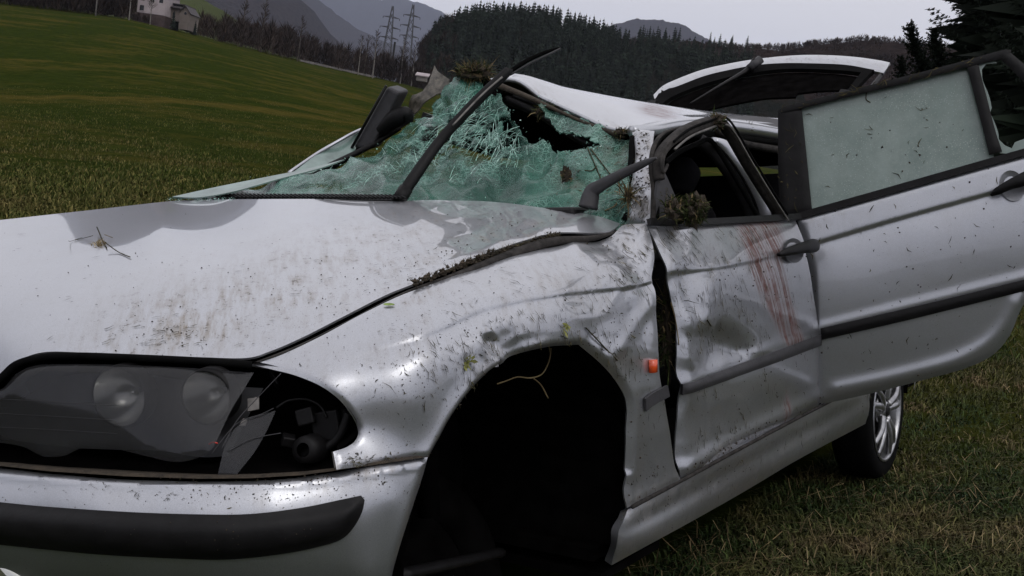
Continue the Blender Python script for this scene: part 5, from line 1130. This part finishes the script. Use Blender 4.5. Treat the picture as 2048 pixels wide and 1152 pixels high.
panel('window_surround', [(1324, 172), (1345, 173), (1407, 150), (1460, 137), (1510, 128), (1560, 124), (1614, 124), (1690, 127), (1748, 137), (1738, 146), (1700, 186), (1688, 186), (1716, 150), (1722, 142), (1680, 138), (1614, 135), (1560, 136), (1510, 142), (1460, 151), (1400, 168), (1350, 188), (1330, 200), (1318, 214), (1298, 216)], TGS, RUBBER, TG, 6, .02, off=-.006)
panel('tailgate_trim', [(1340, 192), (1400, 167), (1460, 150), (1510, 141), (1560, 135), (1614, 134), (1680, 137), (1724, 143), (1700, 160), (1689, 167), (1640, 169), (1594, 174), (1590, 181), (1556, 183), (1532, 184), (1490, 191), (1432, 203), (1378, 216), (1345, 213), (1330, 208)], TGS, VOID, TG, 7, .01, off=-.03)
tw = sweep('rear_wiper', [p+np.array([.03, .02, 0]) for p in px3([(1508, 124, dict(x=-3.4)), (1490, 143, dict(x=-3.36)), (1440, 172, dict(x=-3.2)), (1378, 209, dict(x=-3.05))])], [.05, .03, .018, .010], [.04, .025, .014, .008], BLACK, TG)
sweep('wiper_cap', [p+np.array([.04, .03, 0]) for p in px3([(1515, 122, dict(x=-3.42)), (1494, 140, dict(x=-3.38))])], .055, .045, DGREY, TG, res=1, n=10, power=2.4)
sweep('gas_strut', px3([(1770, 140, dict(x=-3.36)), (1742, 175, dict(x=-3.1)), (1700, 215, dict(x=-2.9))]), .02, .02, BLACK, TG)
# hinge posts down to the roof
for a, b_ in ((1306, 206), (1694, 186)):
    p = at(a, b_, x=-3.04); MB().bar(p, (-2.88, p[1]*.95, 1.37), .06, .04, up=(1, 0, 0)).build('hinge_post', BLACK, TG)

# ---------------- rear wheel
WH = empty('rear_wheel'); WH.parent = CAR
wc = np.array([-2.655, .84, .152])
tp_ = [(.205, -.01), (.215, .002), (.238, .006), (.262, .004), (.275, -.006), (.282, -.024), (.285, -.05), (.285, -.10), (.280, -.135), (.265, -.15), (.215, -.15), (.205, -.14)]
MB().add(lathe_data(tp_, 64, wc)).build('tyre', RUBBER, WH, True)
RIM = MB(); RIM.add(lathe_data([(.212, .004), (.207, .008), (.200, .004), (.196, -.010), (.188, -.05), (.186, -.15)], 64, wc))
rim = RIM.build('rim', ALLOY, WH, True)
for i in range(5):
    a = 2*math.pi*i/5+.45
    for s_ in (-.17, .17):
        p0 = wc+np.array([math.cos(a+s_*.9)*.045, -.008, math.sin(a+s_*.9)*.045]); p1 = wc+np.array([math.cos(a+s_*1.0)*.12, .004, math.sin(a+s_*1.0)*.12]); p2 = wc+np.array([math.cos(a+s_*1.15)*.198, -.004, math.sin(a+s_*1.15)*.198])
        sweep('spoke', [p0, p1, p2], [.034, .03, .030], [.03, .026, .02], ALLOY, rim, up=(0, 1, 0), n=8, power=3)
MB().add(lathe_data([(0, .004), (.030, .003), (.034, -.004), (.05, -.012), (.055, -.03)], 32, wc)).build('hub', ALLOY, rim, True)
MB().add(lathe_data([(0, .009), (.022, .008), (.028, .003)], 24, wc)).build('hub_cap', BLACK, rim, True)
MB().add(lathe_data([(0, -.06), (.15, -.06), (.16, -.08)], 40, wc)).build('brake_disc', VOID, WH, True)

# ---------------- seats and steering wheel
def seat(x, y):
    s_ = empty('seat'); s_.parent = CAR
    for nm, path, w_, h_ in (('seat_cushion', [(x+.45, y, .42), (x+.2, y, .43), (x-.05, y, .40)], .46, .16), ('seat_backrest', [(x-.05, y, .42), (x-.14, y, .65), (x-.22, y, .92), (x-.25, y, 1.0)], [.46, .48, .44, .34], [.14, .13, .11, .08]), ('headrest', [(x-.25, y, 1.03), (x-.27, y, 1.10), (x-.28, y, 1.15)], [.22, .27, .2], [.09, .11, .07])):
        sweep(nm, path, w_, h_, FABRIC, s_, up=(1, 0, .2), n=12, power=3)
seat(-1.30, .36); seat(-1.30, -.36)
sweep('rear_seat', [(-2.2, 0, .45), (-2.42, 0, .62), (-2.5, 0, .95), (-2.5, 0, 1.13)], [1.2, 1.25, 1.25, 1.1], .16, FABRIC, CAR, up=(1, 0, .2), n=10)
panel('cabin_blackout_sheet', [(1318, 262), (1440, 262), (1570, 275), (1575, 330), (1500, 334), (1400, 335), (1320, 332)], [(1318, 262, dict(x=-2.1)), (1570, 275, dict(x=-2.1)), (1575, 330, dict(x=-2.3)), (1320, 332, dict(x=-2.3))], VOID, CAR, 20, .01)  # added dark sheet that blacks out the upper cabin
V, F = [], []
sc = np.array([-.98, .36, .92]); sa = np.array([-.9, 0, .42]); s1 = np.array([0, 1., 0]); s2 = np.cross(sa, s1); s2 /= np.linalg.norm(s2)
sweep('steering_wheel', [sc+(s1*math.cos(a)+s2*math.sin(a))*.185 for a in np.linspace(0, 2*math.pi, 25)], .03, .03, BLACK, CAR, up=sa, res=1)

# ================================================================== turf, stalks and dirt lying on the car
def on(key, px, py, lift=.0015):
    s_, O, dsp, off = PANELS[key]; q = np.array([[float(px), float(py)]])
    p = s_.pts(q[:, 0], q[:, 1])[0]; n_ = s_.nrm(q[:, 0], q[:, 1])[0]; h = off+(dsp(q)[0] if dsp else 0); return p+n_*(h+lift), n_
def on_many(key, Q, lift=.0015):
    s_, O, dsp, off = PANELS[key]; k = inside(O, Q); Q = Q[k]
    p = s_.pts(Q[:, 0], Q[:, 1]); n_ = s_.nrm(Q[:, 0], Q[:, 1]); h = off+(dsp(Q) if dsp else 0)+lift; return Q, p+n_*np.reshape(h, (-1, 1)), n_
PANELS['fd'] = (FDOOR, resample(fd_out, 8), fd_disp, 0.); PANELS['rd'] = (RDS, resample(rd_out, 8), rd_disp, 0.)
rs = np.random.RandomState(17)
CL = MB(); CR = MB()
def clips(key, cx, cy, rx, ry, n, ang, sd, l0=5, l1=20, rot=0, wpx=2.3, shape='gauss'):
    n = int(n*2.4); a = math.radians(rot); U = (rs.randn(n, 2)*.6 if shape == 'gauss' else rs.uniform(-1, 1, (n, 2))); U = U*np.array([rx, ry])
    Q = np.column_stack([cx+U[:, 0]*math.cos(a)-U[:, 1]*math.sin(a), cy+U[:, 0]*math.sin(a)+U[:, 1]*math.cos(a)])
    cl_ = vnoise(Q, 45, 77); Q = Q[cl_+rs.rand(len(Q))*.5 > .1]
    if not len(Q): return
    Q, P, Nn = on_many(key, Q)
    for q, p, n_ in zip(Q, P, Nn):
        L = l0*.7+(l1*1.25-l0*.7)*rs.rand()**2.2; g = math.radians(ang+rs.randn()*sd); d = RC*math.cos(g)-UC*math.sin(g); d = d-n_*(d@n_); d /= np.linalg.norm(d)+1e-9; s_ = np.cross(n_, d)
        m_ = depth(p)/FPX; w_ = wpx*m_*rs.uniform(.4, 1.1)/2; c_ = rs.uniform(-.25, .25)*L*m_; hl = L*m_/2; k = len(CL.V); up = n_*rs.uniform(0, .35)*hl
        CL.V += [p-d*hl-s_*w_*.3, p-d*hl+s_*w_*.3, p+s_*(c_-w_)+n_*.0006, p+s_*(c_+w_)+n_*.0006, p+d*hl-s_*w_*.25+up, p+d*hl+s_*w_*.25+up]
        CL.F += [(k, k+2, k+3, k+1), (k+2, k+4, k+5, k+3)]
def crumbs(key, cx, cy, rx, ry, n, r0=.6, r1=2.2, rot=0):
    n = int(n*2.6); a = math.radians(rot); U = rs.randn(n, 2)*.6*np.array([rx, ry]); Q = np.column_stack([cx+U[:, 0]*math.cos(a)-U[:, 1]*math.sin(a), cy+U[:, 0]*math.sin(a)+U[:, 1]*math.cos(a)])
    cl_ = vnoise(Q, 38, 55); Q = Q[cl_+rs.rand(len(Q))*.45 > .08]
    if not len(Q): return
    Q, P, Nn = on_many(key, Q, .0005)
    for q, p, n_ in zip(Q, P, Nn):
        r_ = (r0*.7+(r1*1.5-r0*.7)*rs.rand()**4)*depth(p)/FPX; k = len(CR.V); t1 = np.cross(n_, [.3, .5, .8]); t1 /= np.linalg.norm(t1); t2 = np.cross(n_, t1)
        j = [rs.uniform(.6, 1.4) for _ in range(6)]
        CR.V += [p+t1*r_*j[0], p+t2*r_*j[1], p-t1*r_*j[2], p-t2*r_*j[3], p+n_*r_*j[4]*.9, p-n_*r_*.3]
        CR.F += [(k, k+1, k+4), (k+1, k+2, k+4), (k+2, k+3, k+4), (k+3, k, k+4), (k+1, k, k+5), (k+2, k+1, k+5), (k+3, k+2, k+5), (k, k+3, k+5)]
clips('bonnet', 350, 600, 420, 130, 60, -20, 40, 4, 16); clips('bonnet', 900, 480, 260, 45, 55, 20, 50, 4, 16, -20); clips('bonnet', 330, 670, 90, 30, 40, -40, 25, 4, 18)
crumbs('bonnet', 500, 600, 420, 120, 200, .4, 1.3); crumbs('bonnet', 900, 500, 300, 40, 180, .4, 1.5, -20); crumbs('bonnet', 330, 670, 100, 35, 90, .4, 1.6)
clips('front_wing', 960, 720, 130, 90, 130, 62, 22, 6, 30, wpx=2.0); clips('front_wing', 1130, 640, 170, 100, 140, 55, 30, 5, 26); clips('front_wing', 1250, 520, 70, 90, 80, 60, 25, 6, 30); clips('front_wing', 1220, 720, 60, 60, 60, 60, 25, 5, 24)
clips('front_wing', 760, 800, 200, 160, 70, 60, 60, 3, 10); clips('front_wing', 1290, 930, 50, 90, 24, 80, 30, 4, 14); clips('front_wing', 720, 925, 80, 18, 80, 40, 60, 3, 12)
crumbs('front_wing', 1000, 700, 260, 130, 200, .4, 1.6); crumbs('front_wing', 820, 760, 220, 180, 130, .35, 1.2); crumbs('front_wing', 1230, 600, 90, 150, 160, .4, 1.6); crumbs('front_wing', 1290, 930, 50, 90, 60, .5, 2.)
clips('fd', 1430, 570, 110, 140, 190, 62, 16, 6, 30, shape='u'); clips('fd', 1500, 700, 150, 180, 110, 64, 18, 5, 22, shape='u'); clips('fd', 1420, 900, 130, 40, 70, 70, 25, 5, 18, -28); clips('fd', 1340, 470, 40, 30, 26, 50, 30, 10, 40)
crumbs('fd', 1480, 660, 170, 260, 280, .4, 1.5); crumbs('fd', 1450, 905, 150, 16, 70, .5, 2.2, -27)
clips('rd', 1850, 560, 260, 260, 60, 70, 35, 4, 14, shape='u'); crumbs('rd', 1850, 600, 260, 240, 150, .4, 1.5)
clips('front_bumper', 450, 985, 380, 30, 70, -30, 50, 3, 10); crumbs('front_bumper', 650, 960, 200, 30, 190, .4, 1.5); crumbs('front_bumper', 400, 985, 400, 30, 120, .3, 1.1); crumbs('bumper_strip', 500, 1060, 300, 30, 70, .4, 1.2)
clips('sill', 1500, 930, 240, 22, 50, 70, 30, 4, 16, -28); crumbs('sill', 1480, 930, 250, 26, 90, .35, 1.2, -28)
clips('pillar_front', 1278, 350, 22, 90, 110, 70, 45, 4, 18, shape='u'); crumbs('pillar_front', 1278, 350, 20, 90, 160, .5, 2.4)
clips('windscreen', 1190, 340, 80, 60, 70, 45, 50, 5, 22); crumbs('windscreen', 1190, 330, 90, 70, 90, .5, 1.8); crumbs('windscreen', 1050, 200, 50, 14, 60, .6, 2.4, 25)
crumbs('door_glass', 1790, 270, 150, 90, 34, .5, 1.9); clips('door_glass', 1780, 280, 160, 90, 14, 30, 60, 6, 22); clips('frame_front', 1580, 330, 20, 90, 14, 60, 40, 6, 24); clips('frame_top', 1750, 170, 240, 12, 60, -14, 40, 5, 26, -14)
clips('mirror_sail', 1340, 400, 30, 40, 22, 60, 40, 5, 16); clips('tailgate_skin', 1560, 120, 200, 14, 24, 20, 50, 3, 9); clips('waist_trim', 1400, 440, 90, 8, 20, 20, 50, 5, 20)
o = CL.build('grass_clippings', CLIP); o.matrix_world = CARM; tag(o, 'short wet grass clippings stuck all over the silver panels', 'grass', kind='stuff')
o = CR.build('mud_crumbs', MUD); o.matrix_world = CARM; tag(o, 'tiny dark crumbs of soil spattered over the silver panels', 'dirt', kind='stuff')

def turf(center, rad, label, nb=260, name='turf_clump', seed=1, blade=.05, sq=(1, 1, 1), updir=(0, 0, 1), straw=.25, dirn=None):
    rs = np.random.RandomState(seed); c0 = np.asarray(center, float); r0 = empty(name, mat=CARM@Matrix.Translation(Vector(c0)), label=label, cat='turf', group='lumps of turf caught on the car')
    bm = bmesh.new(); bmesh.ops.create_icosphere(bm, subdivisions=3, radius=1)
    for v in bm.verts:
        n_ = mnoise.fractal(v.co*2.2+Vector((seed*3, 0, 0)), 1, 2, 4); v.co = Vector([v.co[i]*sq[i]*rad*.9*(1+.75*n_) for i in range(3)])
    me = bpy.data.meshes.new('soil'); bm.to_mesh(me); bm.free(); link('soil', me, MUD, r0)
    for nm, mat_, k in (('grass', TURF, int(nb*(1-straw))), ('dry_grass', STRAW, int(nb*straw))):
        V = []; F = []
        for _ in range(k):
            d = rs.randn(3); d /= np.linalg.norm(d); 
            if dirn is not None: d = d+np.asarray(dirn)*1.2; d /= np.linalg.norm(d)
            p = d*np.array(sq)*rad*rs.uniform(.5, 1.0); g = d*.6+rs.randn(3)*.6+np.asarray(updir)*.4; g /= np.linalg.norm(g); L = blade*rs.uniform(.3, 1.2); s_ = np.cross(g, rs.randn(3)); s_ /= np.linalg.norm(s_)+1e-9; w_ = .0016*rs.uniform(.5, 1.3); bend = rs.randn(3)*L*.3
            q = len(V); V += [p-s_*w_, p+s_*w_, p+g*L*.55+bend*.4+s_*w_*.8, p+g*L*.55+bend*.4-s_*w_*.8, p+g*L+bend+np.array([0, 0, -.25*L])]; F += [(q, q+1, q+2, q+3), (q+3, q+2, q+4)]
        link(nm, mesh(nm, V, F), mat_, r0)
    return r0
turf(at(948, 146, x=-1.14), .055, 'tuft of yellowing turf caught on the crumpled peak of the windscreen', 800, seed=2, blade=.04, sq=(.8, 1.2, .45), straw=.45)
turf(at(1385, 420, y=.85), .040, 'round lump of mossy turf on the front door waistline', 1500, seed=3, blade=.017, sq=(.8, .9, 1), straw=.15)
turf(at(1345, 418, y=.845), .030, 'dark flat lump of turf behind the mossy one at the mirror corner', 160, seed=4, blade=.03, sq=(1, .6, .9), straw=.1)
turf(at(1434, 243, y=.775), .022, 'small tuft of turf on the highest bend of the front door frame', 160, seed=5, blade=.018, straw=.3)
turf(at(1336, 650, y=.82), .035, 'long strip of turf packed in the gap behind the front wing', 420, seed=6, blade=.05, sq=(.6, .5, 3.4), straw=.3)
turf(at(1256, 395, y=.715), .011, 'dry grass caught at the foot of the front pillar', 90, seed=7, blade=.05, sq=(.7, .7, 1.4), straw=.7)
turf(at(1243, 266, x=-.94), .016, 'bit of turf at the top corner of the windscreen', 150, seed=8, blade=.016, sq=(1, 1.4, .8), straw=.4)
turf(at(1496, 256, x=-1.8), .012, 'bit of moss on the roof rail beside the open rear door', 70, seed=9, blade=.02, straw=.3)
turf(at(1090, 222, x=-1.06), .012, 'strip of moss hanging from the front edge of the roof', 130, seed=10, blade=.03, sq=(1, 3.2, 1), straw=.3)
turf(at(1132, 350, x=-.765), .0035, 'thin line of moss along the crack low in the windscreen', 70, seed=11, blade=.014, sq=(1, 5, 6), straw=.4)
r0 = empty('packed_mud', mat=CARM@Matrix.Translation(Vector(at(960, 530, y=.71))), label='mud and grass packed along the buckled bonnet edge', cat='mud'); c0 = at(960, 530, y=.71)
V = []; F = []; rs = np.random.RandomState(3); G2 = MB()
for i in range(420):
    t = rs.rand()**.8; px = 820+t*300; py = np.interp(px, [820, 890, 960, 1040, 1110, 1130], [571, 548, 520, 495, 474, 472])+rs.randn()*3.5; p = at(px, py, y=.705)+np.array([0, .0, .004])-c0; r_ = rs.uniform(.0012, .0052)*(1.2-t*.75)
    k = len(V); j = [rs.uniform(.6, 1.4) for _ in range(6)]; ax = [np.array([1, 0, 0.]), np.array([0, 1., 0]), np.array([0, 0, 1.])]
    V += [p+ax[0]*r_*j[0]*1.6, p+ax[1]*r_*j[1], p-ax[0]*r_*j[2]*1.6, p-ax[1]*r_*j[3], p+ax[2]*r_*j[4], p-ax[2]*r_*j[5]]; F += [(k, k+1, k+4), (k+1, k+2, k+4), (k+2, k+3, k+4), (k+3, k, k+4), (k+1, k, k+5), (k+2, k+1, k+5), (k+3, k+2, k+5), (k, k+3, k+5)]
    for _ in range(2):
        g = rs.randn(3); g[2] = abs(g[2])*.7; g /= np.linalg.norm(g); L = rs.uniform(.006, .02)*(1.1-t*.5); s_ = np.cross(g, [.3, .2, .9])*.0012; q = len(G2.V); G2.V += [p-s_, p+s_, p+g*L]; G2.F += [(q, q+1, q+2)]
link('soil', mesh('soil', V, F), MUD, r0); G2.build('grass', CLIP, r0)

# single things on the panels
p, n_ = on('front_wing', 778, 612, .002); d = RC*.93-UC*.36; d = d-n_*(d@n_); d /= np.linalg.norm(d); s_ = np.cross(n_, d); L = .0105; V = []; F = []
for i in range(9):
    t = i/8*2-1; w_ = .0052*math.sqrt(max(0, 1-t*t*.98))
    V += [d*L*t-s_*w_+n_*.0012, d*L*t+n_*.0002*(1-t*t), d*L*t+s_*w_+n_*.0012]
F = [(i*3+j, i*3+j+1, i*3+j+4, i*3+j+3) for i in range(8) for j in range(2)]
lf = link('green_leaf', mesh('green_leaf', V, F, True), simple('fresh_leaf', (.16, .24, .03), .45, var=.35, scale=120), None); lf.matrix_world = CARM@Matrix.Translation(Vector(p)); tag(lf, 'small oval green leaf lying on the front wing near the bonnet edge', 'leaf')
def stem(name, key, pts_, w_, mat_, label, cat='stalk', group=None, **k):
    if key: P = [on(key, a, b_, .0025)[0] for a, b_ in pts_]
    else: P = [at(a, b_, **k) for a, b_ in pts_]
    c_ = np.mean(P, 0); V, F = sweep_data(resample3([q-c_ for q in P]), w_, w_, (.3, .5, .2), 5); o = link(name, mesh(name, V, F, True), mat_); o.matrix_world = CARM@Matrix.Translation(Vector(c_)); return tag(o, label, cat, group)
def resample3(P, k=5):
    P = np.asarray(P); R_ = []; n = len(P)
    for i in range(n-1):
        p0, p1, p2, p3 = P[max(i-1, 0)], P[i], P[i+1], P[min(i+2, n-1)]
        for j in range(k): t = j/k; R_.append(.5*((2*p1)+(-p0+p2)*t+(2*p0-5*p1+4*p2-p3)*t*t+(-p0+3*p1-3*p2+p3)*t**3))
    R_.append(P[-1]); return np.array(R_)
sp = empty('grass_sprig', mat=CARM@Matrix.Translation(Vector(on('bonnet', 205, 490)[0])), label='uprooted grass sprig lying on the rear part of the bonnet', cat='sprig'); c_ = on('bonnet', 205, 490)[0]; rs = np.random.RandomState(8)
for pts_, w_, mt in (([(196, 466), (206, 484), (214, 499)], .0028, CLIP), ([(214, 499), (238, 508), (262, 519)], .0022, CLIP), ([(188, 484), (170, 478), (150, 483)], .0012, CLIP), ([(212, 482), (226, 478)], .0014, STRAW), ([(140, 495), (142, 485), (165, 477)], .001, CLIP)):
    P = [on('bonnet', a, b_, .003+.012*(i == 0))[0]-c_ for i, (a, b_) in enumerate(pts_)]; V, F = sweep_data(resample3(P), w_, w_, (.3, .5, .2), 5); link('stalk', mesh('stalk', V, F), mt, sp)
b_ = MB()
for i in range(70):
    g = rs.randn(3); g[2] = abs(g[2]); g /= np.linalg.norm(g); L = rs.uniform(.006, .02); p = on('bonnet', 200+rs.randn()*7, 490+rs.randn()*3, .001)[0]-c_; s_ = np.cross(g, [.2, .5, .7])*.0014; b_.V += [p-s_, p+s_, p+g*L]; q = len(b_.V); b_.F.append((q-3, q-2, q-1))
b_.build('root_tuft', STRAW, sp)
stem('curled_stem', None, [(1102, 696), (1098, 722), (1084, 748), (1060, 756), (1035, 754), (1012, 762), (994, 768)], .003, STRAW, 'long curled dry stem hanging inside the front wheel arch', y=.80)
stem('dry_stem', None, [(1066, 756), (1082, 770), (1096, 796)], .003, STRAW, 'short forked dry stem below the curled one in the wheel arch', y=.80)
for i, (pts_, lab) in enumerate((([(1176, 298), (1190, 330), (1204, 362)], 'left of two long thin twigs crossing the windscreen near the pillar'), ([(1182, 300), (1204, 326), (1222, 350)], 'right of two long thin twigs crossing the windscreen near the pillar'), ([(1172, 348), (1186, 346), (1194, 334)], 'short hooked twig on the windscreen beside the long twigs'), ([(1210, 425), (1232, 410), (1240, 385), (1236, 360)], 'curved straw stalk at the foot of the windscreen by the pillar'))):
    stem('twig', 'windscreen', pts_, .0032, CLIP if i < 3 else STRAW, lab, 'twig', 'twigs on the windscreen')
stem('grass_stalk', 'front_wing', [(1170, 655), (1200, 690), (1228, 720)], .003, CLIP, 'long grass stalk slanting above the front wheel arch'); stem('grass_stalk', 'fd', [(1410, 640), (1422, 652)], .003, CLIP, 'small bent stalk above the dent in the front door')
stem('pale_stalk', None, [(1342, 605), (1352, 645), (1358, 690)], .003, STRAW, 'pale stalk standing in the gap before the front door', y=.865)
stem('grass_stalk', 'door_glass', [(1735, 178), (1732, 196), (1741, 203)], .003, CLIP, 'short stalk hanging over the top of the rear door glass')
for i, (px, py, lab, mt) in enumerate(((1935, 735, '', None),)): pass
# flattened weed leaves on the wing above the arch
for (px, py, rot, lab) in ((930, 728, -10, 'wilted yellow green weed stuck left of the arch fold'), (1125, 655, 15, 'wilted pale green weed stuck on the wing above the arch')):
    p, n_ = on('front_wing', px, py, .002); b_ = MB(); rs = np.random.RandomState(int(px))
    for i in range(16):
        g = math.radians(rot+rs.randn()*40); d = RC*math.cos(g)-UC*math.sin(g); d = d-n_*(d@n_); d /= np.linalg.norm(d); s_ = np.cross(n_, d); st_ = (RC*rs.randn()*.008+UC*rs.randn()*.004); L = rs.uniform(.008, .022); w_ = rs.uniform(.001, .0035)
        q = len(b_.V); b_.V += [st_-s_*w_*.4, st_+s_*w_*.4, st_+d*L*.5+s_*w_+n_*.002, st_+d*L*.5-s_*w_+n_*.001, st_+d*L+n_*.003]; b_.F += [(q, q+1, q+2, q+3), (q+3, q+2, q+4)]
    o = b_.build('weed', veg('wilted_weed_%d' % px, [(.12, .13, .03), (.22, .22, .08)], 60.)); o.matrix_world = CARM@Matrix.Translation(Vector(p)); tag(o, lab, 'weed')

bpy.context.view_layer.update()
lo = np.array([1e9]*3); hi = -lo
for o in bpy.data.objects:
    if o.type == 'MESH' and o.name != 'haze':
        bb = np.array([o.matrix_world@Vector(c) for c in o.bound_box]); lo = np.minimum(lo, bb.min(0)); hi = np.maximum(hi, bb.max(0))
hb_ = MB().box((lo+hi)/2, (hi-lo)+np.array([40, 40, 4])).build('haze', MATS['valley_haze']); tag(hb_, 'thin pale haze filling the valley air', 'haze', kind='stuff')
